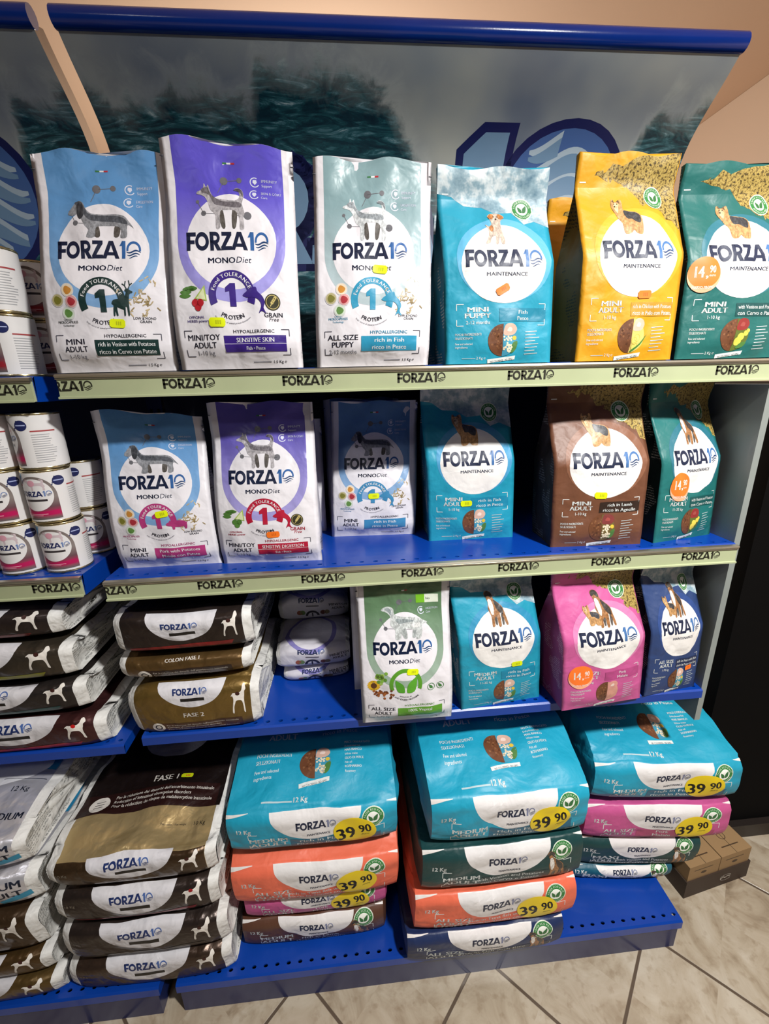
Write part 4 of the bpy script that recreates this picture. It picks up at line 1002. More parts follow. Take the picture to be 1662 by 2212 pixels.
def header(parent, x0, x1, logo_x):
    W = x1-x0
    cum = [0]
    for a, b in zip(HPF, HPF[1:]): cum.append(cum[-1]+math.hypot(b[0]-a[0], b[1]-a[1]))
    vs = np.linspace(0, cum[-1], 30); us = np.linspace(0, W, 25)
    py = np.interp(vs, cum, [p[0] for p in HPF]); pz = np.interp(vs, cum, [p[1] for p in HPF])
    # light smoothing of the polyline
    for _ in range(3): py[1:-1] = (py[:-2]+2*py[1:-1]+py[2:])/4; pz[1:-1] = (pz[:-2]+2*pz[1:-1]+pz[2:])/4
    G = np.array([[(x0+u, py[j], pz[j]) for u in us] for j in range(len(vs))])
    sh = Sheet(us, vs, G); B = {'body': MB()}; mb = B['body']
    g = [[mb.vert(G[j, i], (us[i], vs[j])) for i in range(len(us))] for j in range(len(vs))]
    gb = [[mb.vert(G[j, i]+np.array((0, .036, .012)), (us[i], vs[j])) for i in range(len(us))] for j in range(len(vs))]
    EDGE = MATS.setdefault('hedge', metal_paint('brown_board_edge', '#4a3426', .35))
    for j in range(len(vs)-1):
        for i in range(len(us)-1):
            mb.face((g[j][i], g[j][i+1], g[j+1][i+1]), HMAT); mb.face((g[j][i], g[j+1][i+1], g[j+1][i]), HMAT); mb.face((gb[j][i+1], gb[j][i], gb[j+1][i], gb[j+1][i+1]), BLUED)
        for i, s in ((0, 1), (-1, -1)):
            q = [mb.vert(p) for p in (G[j, i], G[j+1, i], G[j+1, i]+np.array((0, .036, .012)), G[j, i]+np.array((0, .036, .012)))]
            mb.face(q if s > 0 else q[::-1], EDGE)
    a = Art(); g_ = .10
    dk = mat('#141c52', 'plain', .35); lb = mat('#6f8fae', 'plain', .35); lb2 = mat('#44639c', 'plain', .35); hi = mat('#a9bccb', 'plain', .35)
    # big word mark: letters low, the 1 and the wave disc taller at the right end
    lx = lambda p: (.012+p[0]*.154+p[1]*.02, .235+p[1]*.180)
    Lg = logo_parts(.085)[0]
    a.add([[lx(p) for p in q] for q in Lg], dk, 1); a.add([[lx(p) for p in q] for q in LOGO[0]], lb, 3)
    for k in range(3): a.rect(.05, .262+k*.052, .70, .270+k*.052, dk, 4) if False else None
    one = [(.762, .20), (.828, .20), (.836, .484), (.784, .484), (.742, .446), (.742, .412), (.766, .414)]
    a.poly(grow_poly(one, .017), dk, 1); a.poly(one, lb, 3)
    c = (.976, .357); R = .137
    a.disc(c[0], c[1], R+.017, dk, 1); a.disc(c[0], c[1], R, lb2, 2)
    for k in range(6):
        yc = .72-k*.30
        n = 26; hx = math.sqrt(max(.01, 1-min(.98, yc*yc)))*1.0
        for q in range(n):
            xa = -hx+2*hx*q/n; xb = -hx+2*hx*(q+1)/n
            f = lambda x: yc+.13*math.sin(x*4.4+1.0)
            th = lambda x: 0.125*math.cos(x/hx*PI/2*.98)+.006
            pp = [(c[0]+xa*R, c[1]+(f(xa)-th(xa))*R), (c[0]+xb*R, c[1]+(f(xb)-th(xb))*R), (c[0]+xb*R, c[1]+(f(xb)+th(xb))*R), (c[0]+xa*R, c[1]+(f(xa)+th(xa))*R)]
            p2 = [(p[0], p[1]+.012) for p in pp]
            if all((p[0]-c[0])**2+(p[1]-c[1])**2 < (R*.985)**2 for p in pp+p2): a.add([p2], hi, 3); a.add([pp], lb, 4)
    sh.decals(a, B)
    h = B['body'].build('header_sign', parent)
    # rolled blue cap along the top
    cb = MB(); cy, cz, r = .216, 2.033, .016; n = 14
    ring0 = [cb.vert((x0-.002, cy+r*math.cos(2*PI*k/n), cz+r*math.sin(2*PI*k/n))) for k in range(n)]; ring1 = [cb.vert((x1+.002, cy+r*math.cos(2*PI*k/n), cz+r*math.sin(2*PI*k/n))) for k in range(n)]
    CAPM = MATS.setdefault('cap', metal_paint('glossy_blue_cap', '#0b2f86', .17))
    for k in range(n): cb.face((ring0[k], ring0[(k+1) % n], ring1[(k+1) % n], ring1[k]), CAPM)
    for rg, f in ((ring0, 1), (ring1, -1)):
        idx = [cb.vert(cb.v[k]) for k in rg]; cb.face(idx if f > 0 else idx[::-1], BLUED)
    cb.build('top_cap', h)
    return h

def bay(name, label, x0, x1, rows, depth, base_z, end_panel=False, offs=(.0523, .0549), n_text=7, logo_x=1.0):
    t = thing(name, label, 'shelving', ((x0+x1)/2, .2, 0))
    M = Vector(t.location)
    root = t
    kids = []
    bk = simple('back_panel', [((x0, depth, .02), (x1, depth+.02, 1.46))], INSIDE); kids.append(bk)
    for xx in (x0-.019, x1+.001):
        mb = MB(); mb.box((xx, depth-.012, .0), (xx+.018, depth+.035, 1.90), BLUED)
        # slotted upright
        for k in range(34): 
            z = .16+k*.05; mb.box((xx+.006, depth-.0125, z), (xx+.012, depth-.0119, z+.018), BLACKM)
        kids.append(mb.build('upright', None, smooth=False))
    for k, (zt, rail) in enumerate(rows):
        s = shelf(None, x0, x1, zt, 0.0, depth, rail_h=.037 if rail else None, th=.040 if rail else .022, offs=offs[k] if rail else 0, n_text=n_text)
        kids.append(s)
    # base deck with kick plate
    mb = MB(); yb = -.0874
    perforated_strip(mb, x0, x1, yb+.004, yb+.030, base_z, .027, BLUE, .0036)
    def quad(pts, m): mb.face([mb.vert(p) for p in pts], m)
    quad([(x0, yb+.030, base_z), (x1, yb+.030, base_z), (x1, depth, base_z), (x0, depth, base_z)], BLUE)
    quad([(x0, yb, base_z-.004), (x1, yb, base_z-.004), (x1, yb+.004, base_z), (x0, yb+.004, base_z)], BLUE)
    quad([(x0, yb, base_z-.026), (x1, yb, base_z-.026), (x1, yb, base_z-.004), (x0, yb, base_z-.004)], BLUE)
    quad([(x0, yb+.012, base_z-.026), (x1, yb+.012, base_z-.026), (x1, yb, base_z-.026), (x0, yb, base_z-.026)], BLUED)
    for xx, f in ((x0, 1), (x1, -1)):
        q = [(xx, depth, base_z-.026), (xx, yb, base_z-.026), (xx, yb, base_z-.004), (xx, yb+.004, base_z), (xx, depth, base_z)]
        quad(q if f > 0 else q[::-1], BLUE)
    kids.append(mb.build('base_deck', None, smooth=False))
    kb = MB(); kb.box((x0+.006, yb+.004, .0), (x1-.006, yb+.018, base_z-.0262), BLUED); kb.box((x0+.006, yb+.018, 0), (x0+.02, depth, base_z-.028), BLUED); kb.box((x1-.02, yb+.018, 0), (x1-.006, depth, base_z-.028), BLUED)
    kids.append(kb.build('kick_plate', None, smooth=False))
    if end_panel:
        mb = MB(); mb.box((x1+.0005, .006, .64), (x1+.014, depth-.013, 1.408), GREYM)
        kids.append(mb.build('end_panel', None, smooth=False))
    kids.append(header(None, x0, x1, logo_x))
    for k in kids:
        k.parent = root; k.location = Vector(k.location)-M
    return t
Z1, Z2, Z3, ZB = 1.4553, 1.0922, .7309, .100
DEP = .40
bay('shelving_bay', 'blue metal shelving bay with wave header, filled with standing food bags', 0, 1.25, ((Z1, True), (Z2, True), (Z3, False)), DEP, ZB, True, logo_x=.975)
bay('shelving_bay', 'blue metal shelving bay cut off by the left edge, holding food cans', -1.288, -.038, ((1.4515, True), (1.1045, True), (.715, False)), DEP, ZB, False, offs=(.084, .090), logo_x=.955+.09)

# ------------------------------------------------------------------ standing bags
GREYSIDE = smallprint_mat('pouch_side_small_print', '#cfccd2', '#8a8a92', 'pouch', 160)
WHITEP = mat('#e6e3e9', 'pouch')
MONO = (WHITEP, GREYSIDE, WHITEP)
def paper_cols(c, side, ink='#b8b8b0'): return (mat(c, 'paper'), smallprint_mat('shaded_side_print_'+side.strip('#'), side, ink, 'paper', 190), mat(c, 'paper'))  # side paper is darker than the front: its shade is put into the colour
GREY = ('#8a8c92', '#4c5058', '#34363c'); GREYL = ('#c9cdd0', '#8d949a', '#6d747a')
BRN = ('#a8a4a8', '#6b666c', '#55505a')
blue_top, blue_low = '#5c93c9', '#7fa9d6'
G1 = 'pouches on the top shelf'; G2 = 'bags on the middle shelf'; G3 = 'bags standing on the lower shelf'
f = 'freestanding_pouch'
standing_bag('food_pouch', 'sky blue and white pouch with dachshund and venison label, top shelf far left', G1,
    mono_art(blue_top, blue_low, '#173230', 'dach', GREY, ['MINI', 'ADULT', '1-10 kg'], ['rich in Venison with Potatoes', 'ricco in Cervo con Patate'], 'deer', 'rice', [(.016, .0705, YEL, -.06)]),
    .004, -.004, .191, .0, Z1, .312, 'mono', MONO, 1, roll=.045, flare=.010, lean=.03)
standing_bag('food_pouch', 'violet and white pouch with husky and SENSITIVE SKIN label on the top shelf', G1,
    mono_art('#5a4fc4', '#9d97dd', '#37207c', 'husky', BRN, ['MINI/TOY', 'ADULT', '1-10 kg'], ['SENSITIVE SKIN', 'Fish • Pesce'], 'fish', 'grain', [(-.028, .0655, YEL, -.03)], box2=True),
    .2, -.012, .393, -.010, Z1, .327, 'mono', MONO, 2, roll=.012, drop=.012, lean=.02)
standing_bag('food_pouch', 'grey-green and white puppy pouch with a terrier, third on the top shelf', G1,
    mono_art('#86a4aa', '#b3c4ca', '#2f93b8', 'husky', GREYL, ['ALL SIZE', 'PUPPY', '2-12 months'], ['rich in Fish', 'ricco in Pesce'], 'fish', 'rice', [(.010, .148, YEL, -.1)]),
    .415, -.002, .602, -.002, Z1, .308, 'mono', MONO, 3, roll=.038, lean=.03)
TURQ = '#1f97b4'
standing_bag('food_bag', 'turquoise paper bag with a jack russell puppy on the top shelf', G1,
    maint_art(TURQ, '#5cabd0', '#0f7f9c', 'sky', ['pup'], ['MINI', 'PUPPY', '2-12 months'], ['Fish', 'Pesce'], 'fish', [(.004, .119, ORA, .5)]),
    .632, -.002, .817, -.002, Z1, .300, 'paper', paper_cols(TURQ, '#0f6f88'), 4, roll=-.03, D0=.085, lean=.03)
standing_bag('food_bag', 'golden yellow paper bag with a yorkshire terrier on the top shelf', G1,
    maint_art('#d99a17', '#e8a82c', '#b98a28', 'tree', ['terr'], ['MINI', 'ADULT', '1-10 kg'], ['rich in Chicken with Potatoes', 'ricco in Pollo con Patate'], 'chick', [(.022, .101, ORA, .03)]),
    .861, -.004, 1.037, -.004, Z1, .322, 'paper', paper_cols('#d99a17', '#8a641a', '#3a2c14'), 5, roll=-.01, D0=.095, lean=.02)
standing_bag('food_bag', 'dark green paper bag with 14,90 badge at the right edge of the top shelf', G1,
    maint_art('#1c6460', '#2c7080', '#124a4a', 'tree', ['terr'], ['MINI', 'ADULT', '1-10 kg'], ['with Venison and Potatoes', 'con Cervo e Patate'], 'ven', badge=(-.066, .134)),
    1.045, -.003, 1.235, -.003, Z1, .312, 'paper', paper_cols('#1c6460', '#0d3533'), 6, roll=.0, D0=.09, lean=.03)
# a second row, seen through the gaps
G1b = 'bags in the second row of the top shelf'
standing_bag('food_pouch', 'pale pouch half hidden between the violet and grey-green pouches', G1b,
    mono_art('#86a4aa', '#b3c4ca', '#2f93b8', 'husky', GREYL, ['ALL SIZE', 'PUPPY', '2-12 months'], ['rich in Fish', 'ricco in Pesce'], 'fish', 'rice'),
    .432, .10, .612, .10, Z1, .262, 'mono', MONO, 13, lean=.05)
standing_bag('food_bag', 'turquoise bag hidden behind the jack russell puppy bag', G1b,
    maint_art(TURQ, '#5cabd0', '#0f7f9c', 'sky', ['pup'], ['MINI', 'PUPPY', '2-12 months'], ['Fish', 'Pesce'], 'fish'),
    .640, .105, .822, .105, Z1, .270, 'paper', paper_cols(TURQ, '#0f6f88'), 14, D0=.085, lean=.04)
standing_bag('food_bag', 'yellow bag peeking out behind the front yellow bag', G1b,
    maint_art('#d99a17', '#e8a82c', '#b98a28', 'tree', ['terr'], ['MINI', 'ADULT', '1-10 kg'], ['rich in Chicken with Potatoes', 'ricco in Pollo con Patate'], 'chick'),
    .865, .115, 1.04, .115, Z1, .300, 'paper', paper_cols('#d99a17', '#8a641a', '#3a2c14'), 15, D0=.09, lean=.03)

standing_bag('food_pouch', 'sky blue and white pouch with a pink pig emblem, middle shelf', G2,
    mono_art(blue_top, blue_low, '#b03a78', 'dach', GREY, ['MINI', 'ADULT', '1-10 kg'], ['Pork with Potatoes', 'Maiale con Patate'], 'pig', 'rice', [(.006, .116, YEL, .15)]),
    .012, .049, .200, .051, Z2, .300, 'mono', MONO, 21, roll=-.05, flare=.008, drop=.014, lean=.02)
standing_bag('food_pouch', 'violet and white pouch with a red SENSITIVE DIGESTION label', G2,
    mono_art('#5d52ae', '#a29bd6', '#b01c38', 'husky', BRN, ['MINI/TOY', 'ADULT', '1-10 kg'], ['SENSITIVE DIGESTION', 'Fish • Pesce'], 'fish', 'grain', [(.010, .066, ORA, .06)], box2=True),
    .204, .046, .398, .036, Z2, .306, 'mono', MONO, 22, roll=-.01, lean=.02)
standing_bag('food_pouch', 'blue-grey pouch with dachshund set far back on the middle shelf', G2,
    mono_art('#5f8cc0', '#86a9d0', '#3f87b4', 'dach', GREY, ['MINI', 'ADULT', '1-10 kg'], ['rich in Fish', 'ricco in Pesce'], 'fish', 'rice', [(.000, .103, YEL, .02)]),
    .413, .170, .603, .160, Z2, .296, 'mono', MONO, 23, roll=.04, lean=.04)
standing_bag('food_bag', 'turquoise paper bag with yorkshire terrier, middle shelf', G2,
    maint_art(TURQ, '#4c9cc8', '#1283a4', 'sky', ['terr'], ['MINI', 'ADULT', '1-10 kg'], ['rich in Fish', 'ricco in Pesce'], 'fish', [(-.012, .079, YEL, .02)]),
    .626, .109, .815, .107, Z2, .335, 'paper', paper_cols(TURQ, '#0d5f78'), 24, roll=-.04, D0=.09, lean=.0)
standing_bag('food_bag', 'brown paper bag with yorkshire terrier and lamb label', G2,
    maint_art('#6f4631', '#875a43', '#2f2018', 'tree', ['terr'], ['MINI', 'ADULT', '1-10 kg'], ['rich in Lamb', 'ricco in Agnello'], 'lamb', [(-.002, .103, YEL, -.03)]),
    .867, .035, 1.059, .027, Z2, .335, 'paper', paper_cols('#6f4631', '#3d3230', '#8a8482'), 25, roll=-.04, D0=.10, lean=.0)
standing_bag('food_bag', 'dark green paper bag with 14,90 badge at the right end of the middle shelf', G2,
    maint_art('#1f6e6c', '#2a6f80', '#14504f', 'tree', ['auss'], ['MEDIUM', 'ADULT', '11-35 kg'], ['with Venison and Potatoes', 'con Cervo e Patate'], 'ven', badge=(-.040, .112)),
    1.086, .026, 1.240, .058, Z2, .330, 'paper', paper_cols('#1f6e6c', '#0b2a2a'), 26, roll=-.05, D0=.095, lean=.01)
G2b = 'pouches in the second row of the middle shelf'
standing_bag('food_pouch', 'grey pouch in the dark behind the small blue-grey pouch', G2b,
    mono_art('#5f8cc0', '#86a9d0', '#3f87b4', 'dach', GREY, ['MINI', 'ADULT', '1-10 kg'], ['rich in Fish', 'ricco in Pesce'], 'fish', 'rice'),
    .405, .275, .59, .275, Z2, .300, 'mono', MONO, 27, lean=.02)
standing_bag('food_pouch', 'violet pouch in the dark behind the red SENSITIVE DIGESTION pouch', G2b,
    mono_art('#5d52ae', '#a29bd6', '#b01c38', 'husky', BRN, ['MINI/TOY', 'ADULT', '1-10 kg'], ['SENSITIVE DIGESTION', 'Fish • Pesce'], 'fish', 'grain', box2=True),
    .224, .215, .400, .215, Z2, .262, 'mono', MONO, 28, lean=.03)

standing_bag('food_pouch', 'sage green and white pouch with sketched retriever and 100% Vegetal label', G3,
    mono_art('#5d7d5c', '#9eb4a4', '#5a9a2c', 'retr', ('#c3c8c8', '#8f989a', '#e2e4e4'), ['ALL SIZE', 'ADULT', '1-70 kg'], ['100% Vegetal'], None, 'veg', [(.012, .128, YEL, -.12)], vegetal=True),
    .463, -.012, .655, -.014, Z3, .316, 'mono', MONO, 31, roll=-.01, lean=.02)
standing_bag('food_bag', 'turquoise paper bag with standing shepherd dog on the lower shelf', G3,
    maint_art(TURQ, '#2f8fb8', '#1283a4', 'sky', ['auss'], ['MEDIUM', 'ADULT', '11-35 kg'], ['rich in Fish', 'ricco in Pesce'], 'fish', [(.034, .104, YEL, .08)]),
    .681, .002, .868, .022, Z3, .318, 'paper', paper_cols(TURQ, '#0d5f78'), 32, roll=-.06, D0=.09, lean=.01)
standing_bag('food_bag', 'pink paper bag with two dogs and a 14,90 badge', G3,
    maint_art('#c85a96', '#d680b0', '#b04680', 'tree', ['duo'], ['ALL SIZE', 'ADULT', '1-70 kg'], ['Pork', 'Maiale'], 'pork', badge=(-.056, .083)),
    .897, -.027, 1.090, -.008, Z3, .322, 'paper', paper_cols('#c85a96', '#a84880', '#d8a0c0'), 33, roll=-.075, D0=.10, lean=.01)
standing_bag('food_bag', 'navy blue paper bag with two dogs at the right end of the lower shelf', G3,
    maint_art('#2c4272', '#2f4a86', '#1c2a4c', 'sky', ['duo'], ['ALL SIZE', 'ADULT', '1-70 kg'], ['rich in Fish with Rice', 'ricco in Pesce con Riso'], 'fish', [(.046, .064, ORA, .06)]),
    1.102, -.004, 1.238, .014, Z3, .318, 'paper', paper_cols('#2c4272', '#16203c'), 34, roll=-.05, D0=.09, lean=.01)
G3b = 'pouches in the second row of the lower shelf'
standing_bag('food_pouch', 'white pouch in the dark behind the sage green pouch', G3b,
    mono_art('#5d7d5c', '#9eb4a4', '#5a9a2c', 'retr', ('#c3c8c8', '#8f989a', '#e2e4e4'), ['ALL SIZE', 'ADULT', '1-70 kg'], ['100% Vegetal'], None, 'veg', vegetal=True),
    .448, .095, .64, .095, Z3, .285, 'mono', MONO, 35, lean=.03)

# ------------------------------------------------------------------ lying bags
def big_art(w, H, sizel, boxl, food, boxc, dogk, badge, col, top=True, darkbox=True):
    def make(vc):
        a = Art(); s = 'paper'; lt = mat('#e6eceb', s); Wh = mat('#e9e6e6', s); navy = mat('#1b2542', s); bl = mat('#7f86a8', s)
        rx, ry = w*.268, vc*.70
        cx = .02*w
        a.add([[(cx+rx*math.cos(t), vc+ry*math.sin(t)) for t in [PI+PI*q/32 for q in range(33)]]], Wh, 2)
        a.logo(cx, vc-ry*.62, w*.235, navy, bl, 4, hr=.235, m3=navy)
        a.text('MAINTENANCE', cx+.004, vc-ry*.86, .0085, navy, 4, bold=.03, width=w*.135)
        a.text('12 Kg', -w*.40, vc*.56, .0175, lt, 4, 'c', .035, xs=.8)
        eco_stamp(a, w*.355, vc*.74, .0235, s)
        x0 = -w*.38; brackets(a, x0, vc*.06, w*.42, vc*.52, lt, 3, .02, .0016)
        for q, t in enumerate(sizel): a.text(t, -w*.265, vc*.285-q*.0155, .0180, lt, 4, 'c', .03, width=min(w*.22, .0165*len(t)))
        a.rect(-w*.14, vc*.05, w*.40, vc*.32, mat(boxc, s), 2)
        for q, t in enumerate(boxl): a.text(t, .04*w, vc*.22-q*.0135, .0135, lt, 4, 'c', .012, width=min(w*.42, .0075*len(t)))
        if dogk:
            dog(a, 'auss', w*.25, vc*.10, .05, vc*.66, AUS, s, 4)
        # pale paper end flaps showing at the two upper corners
        a.add([[(-w*.50, vc*.92), (-w*.37, vc*1.0), (-w*.37, vc*1.012), (-w*.50, vc*1.0)]], mat('#e8e4e0', s), 3)
        a.add([[(w*.50, vc*.96), (w*.44, vc*1.0), (w*.44, vc*1.01), (w*.50, vc*1.02)]], mat('#e8e4e0', s), 3)
        if top:
            a.text('12 Kg', -w*.07, vc+.016, .0165, lt, 4, 'c', .03, xs=.85); a.rect(-w*.30, vc+.017, -w*.12, vc+.0205, mat('#b6ccd2', s), 3)
            food_disc(a, .01*w, vc+.098, .037, food, s)
            a.text('POCHI INGREDIENTI', -w*.37, vc+.120, .0125, lt, 4, 'l', .012, width=w*.22); a.text('SELEZIONATI', -w*.37, vc+.104, .0125, lt, 4, 'l', .012, width=w*.15)
            a.text('Few and selected', -w*.37, vc+.084, .0105, lt, 4, 'l', 0, width=w*.15); a.text('ingredients', -w*.37, vc+.071, .0105, lt, 4, 'l', 0, width=w*.11)
            for q, t in enumerate(('PESCE DISIDRATATO', 'Dehydrated fish', 'MAIS BIANCO', 'White maize', 'OLIO DI PESCE', 'Fish oil', 'ROSMARINO', 'Rosemary')):
                a.text(t, w*.20, vc+.140-q*.0105, .0085 if q % 2 == 0 else .0075, lt, 4, 'l', .02 if q % 2 == 0 else 0, xs=.8)
            a.text(sizel[0], -w*.22, vc+.190, .022, lt, 4, 'c', .03); a.text(sizel[1] if len(sizel) > 1 else 'ADULT', -w*.22, vc+.168, .022, lt, 4, 'c', .03)
            for q, t in enumerate(boxl): a.text(t, w*.17, vc+.190-q*.018, .016, lt, 4, 'c', .015)
        if badge:
            bx, by = w*.245, vc*.40; Y = mat('#f2d40a', 'plain', .4); K = mat('#111111', 'plain', .5)
            a.disc(bx, by, .047, Y, 11, ry=min(.041, vc*.42), part='price_badge')
            a.text('39', bx-.016, by-.024, .050, K, 12, 'c', .035, xs=.85, rot=.18, part='price_badge'); a.text('90', bx+.0245, by-.003, .034, K, 12, 'c', .035, xs=.8, rot=.18, part='price_badge')
            a.text(',euro', bx+.022, by-.013, .009, K, 12, 'c', .0, rot=.16, shear=.3, part='price_badge')
        return a
    return make
def big_bag(label, col, x0, x1, y, z, H, seed, sizel, boxl, food, boxc, dogk=False, badge=True, yaw=0, tilt=0, L=.44, top=True, group=None, rise=.02, pin=.05, pitch=0.0, wr=1.0):
    w = (x1-x0)/math.cos(yaw)
    m = mat(col, 'paper')
    return loaf('food_sack', label, group, big_art(w, H, sizel, boxl, food, boxc, dogk, badge, col, top), w, L, H, True, (x0+x1)/2, y, z, yaw, tilt, pitch, seed, 'paper', (m, m, m), rise=rise, bulge=.010, crease=True, pin=pin, wr=wr)
MA = ['MEDIUM', 'ADULT']; AS = ['ALL SIZE', 'ADULT']; ASL = ['ALL SIZE', 'ADULT', 'LIGHT']; MX = ['MAXI', 'ADULT']
GS = 'large sacks stacked on the base'
TQ = '#1b9dbd'; CORAL = '#ee7154'; PINK = '#c85690'; BROWN = '#5b3a2a'; DGREEN = '#143f40'; NAVY = '#1d2e58'; TEALB = '#155a70'
# first sack pile
big_bag('brown sack at the bottom of the pile beside the brown foil bags', BROWN, .146, .494, -.036, ZB, .088, 41, MA, ['rich in Lamb', 'ricco in Agnello'], 'lamb', '#4a2c1e', True, False, top=False, group=GS, rise=-.006, wr=.6, L=.42)
big_bag('pink sack squeezed between the brown and coral sacks', PINK, .160, .500, -.034, ZB+.096, .078, 42, AS, ['Pork', 'Maiale'], 'pork', '#b04a84', False, True, top=False, group=GS, rise=-.006, wr=.6, L=.42)
big_bag('coral sack with yellow 39,90 badge directly under the left turquoise sack', CORAL, .152, .527, -.056, ZB+.181, .112, 43, ASL, ['rich in Tuna fish with Rice', 'ricco in Tonno con Riso'], 'tuna', '#e0664a', False, True, top=False, group=GS, rise=.022, wr=.6, L=.43)
big_bag('turquoise sack topping the pile beside the brown foil bags', TQ, .158, .527, -.047, ZB+.333, .104, 44, MA, ['rich in Fish', 'ricco in Pesce'], 'fish', '#1b6482', False, True, group=GS, rise=.035, L=.43)
# second pile
big_bag('navy sack at the bottom of the middle pile, overhanging the base', NAVY, .545, .918, -.106, ZB, .092, 51, AS, ['rich in Fish with Rice', 'ricco in Pesce con Riso'], 'fish', '#141f40', True, False, top=False, group=GS, rise=-.006, wr=.6, L=.46)
big_bag('coral sack in the middle pile between navy and dark green sacks', CORAL, .562, .943, -.103, ZB+.102, .112, 52, ASL, ['rich in Tuna fish with Rice', 'ricco in Tonno con Riso'], 'tuna', '#e0664a', False, True, top=False, group=GS, rise=-.006, wr=.6, L=.46)
big_bag('dark green sack under the middle turquoise sack, no price badge', DGREEN, .577, .948, -.100, ZB+.228, .118, 53, MA, ['with Venison and Potatoes', 'con Cervo e Patate'], 'ven', '#0e3032', True, False, top=False, group=GS, rise=-.006, wr=.6, L=.46)
big_bag('turquoise sack topping the middle pile', TQ, .597, .950, -.094, ZB+.360, .122, 54, MA, ['rich in Fish', 'ricco in Pesce'], 'fish', '#1b6482', False, True, group=GS, rise=.036, L=.46, tilt=-.01)
# third pile, pushed back
YW = -.10
big_bag('teal sack at the very bottom of the right pile', TEALB, 1.010, 1.290, .018, ZB, .046, 61, MX, ['rich in Fish', 'ricco in Pesce'], 'fish', '#0f4258', True, False, yaw=YW, top=False, group=GS, rise=-.006, wr=.6, L=.36)
big_bag('dark green sack in the right pile under the pink sack', DGREEN, 1.022, 1.345, .014, ZB+.054, .096, 62, MX, ['with Venison and Potatoes', 'con Cervo e Patate'], 'ven', '#0e3032', True, False, yaw=YW, top=False, group=GS, rise=-.006, wr=.6, L=.36)
big_bag('pink sack with 39,90 badge in the right pile', PINK, 1.030, 1.395, .004, ZB+.160, .112, 63, AS, ['Pork', 'Maiale'], 'pork', '#b04a70', False, True, yaw=YW, top=False, group=GS, rise=-.006, wr=.6, L=.36)
big_bag('turquoise sack topping the right pile', TQ, 1.040, 1.400, .006, ZB+.294, .112, 64, MA, ['rich in Fish', 'ricco in Pesce'], 'fish', '#1b6482', False, True, yaw=YW, group=GS, rise=.030, L=.37)

# brown foil bags ---------------------------------------------------
WG = smallprint_mat('white_gusset_small_print', '#d9d8d4', '#8f8f8c', 'gusset', 170, .50); WF = mat('#e0dfdc', 'gusset')
def foil_art(w, col, accent, words=None, topart=False, sub=None, fade=True, dots='#3a1a14', half=True, kg=None, ery=.72, front=None):
    def make(vc):
        a = Art(); s = 'foil'; Wh = mat('#dcdadf', s, .35, 0.0); navy = mat('#1f3268', s, .4, 0.0); K = mat('#1c1816', s, .45, 0.0); lt = mat('#e8e2da', s, .45, 0.0)
        rx, ry = w*.255, vc*ery
        if front: a.rect(-w/2+.0205, 0, w/2-.0205, vc*.93, mat(front, s), 1)
        if half:
            a.add([[(rx*math.cos(t), vc*1.0+ry*math.sin(t)) for t in [PI+PI*q/32 for q in range(33)]]], Wh, 2)
            a.logo(-.01*w, vc*1.0-ry*.52, w*.26, navy, mat('#4a68a8', s, .4, 0.0), 4, hr=min(.21, vc*.42/(w*.26)), m3=navy)
            a.rect(-w*.085, vc-ry*.76, w*.095, vc-ry*.64, K, 4)
            a.shape(POINT, w*.295, vc*.34, w*.11, vc*.56, lt, 4); a.disc(w*.345, vc*.72, .0042, mat(dots, s, .45, 0.0), 6)
        if accent: a.add([[(-w*.40, vc*.06), (w*.34, vc*.10), (w*.36, vc*.22), (-w*.40, vc*.12)]], mat(accent, s, .4, 0.2), 3)
        if words:
            for q, (t, sz, yy, xx) in enumerate(words): a.text(t, xx*w, vc*yy, sz, lt, 5, 'c', .02)
        if sub:
            a.rect(-w*.30, vc*.04, w*.36, vc*.04+.026, mat(sub, s, .4, 0.1), 3)
            a.disc(-w*.30, vc*.05+.012, .013, lt, 4); a.ring(-w*.30, vc*.05+.012, .005, .0075, K, 5)
            for q, t in enumerate(("Per la riduzione dei disturbi dell'assorbimento intestinale", 'Reduction of intestinal absorption disorders', 'Pour la réduction du risque de malabsorption intestinale')):
                a.text(t, -w*.23, vc*.05+.0165-q*.0072, .0060, lt, 5, 'l', .01, width=w*.56 if q != 1 else w*.42)
        a.text('10 Kg' if kg is None else kg, -w*.40, vc*.55, .010, mat('#8a7f70', s, .4, 0.0), 4)
        if topart:
            dk = mat('#1b1210', s, .38, .2)
            a.rect(-w*.46, vc+0.0830, w*.46, vc+0.6000, dk, 2)
            a.rect(-w*.46, vc+0.0830, w*.43, vc+0.1360, mat('#2c1512', s, .4, .2), 3)
            a.disc(-w*.335, vc+0.1100, .021, lt, 4); 
            for q in range(3): a.line([(-w*.335-.009, vc+0.1000+q*.008), (-w*.335+.009, vc+0.1040+q*.008)], .0018, K, 5)
            for q, t in enumerate(("Per la riduzione dei disturbi dell'assorbimento intestinale", 'Reduction of intestinal absorption disorders', 'Pour la réduction du risque de malabsorption intestinale')):
                a.text(t, -w*.245, vc+0.1210-q*.0115, .0105, lt, 5, 'l', .012, width=w*.64 if q != 1 else w*.50)
            a.text('FASE 1', w*.05, vc+0.1500, .021, lt, 5, 'c', .015); sticker(a, w*.19, vc+0.1570, .027, .012, '#c9d410', .0)
            a.text('Peso netto / Net weight', w*.20, vc+0.0480, .0055, K, 5, 'c', 0); a.text('10 Kg', w*.36, vc+0.0470, .011, K, 5, 'c', 0)
            a.add([[(rx*1.05*math.cos(t), vc+0.3130+.085*math.sin(t)) for t in [2*PI*q/36 for q in range(36)]]], mat('#b9b7bc', s, .4, 0.0), 4)
        return a
    return make
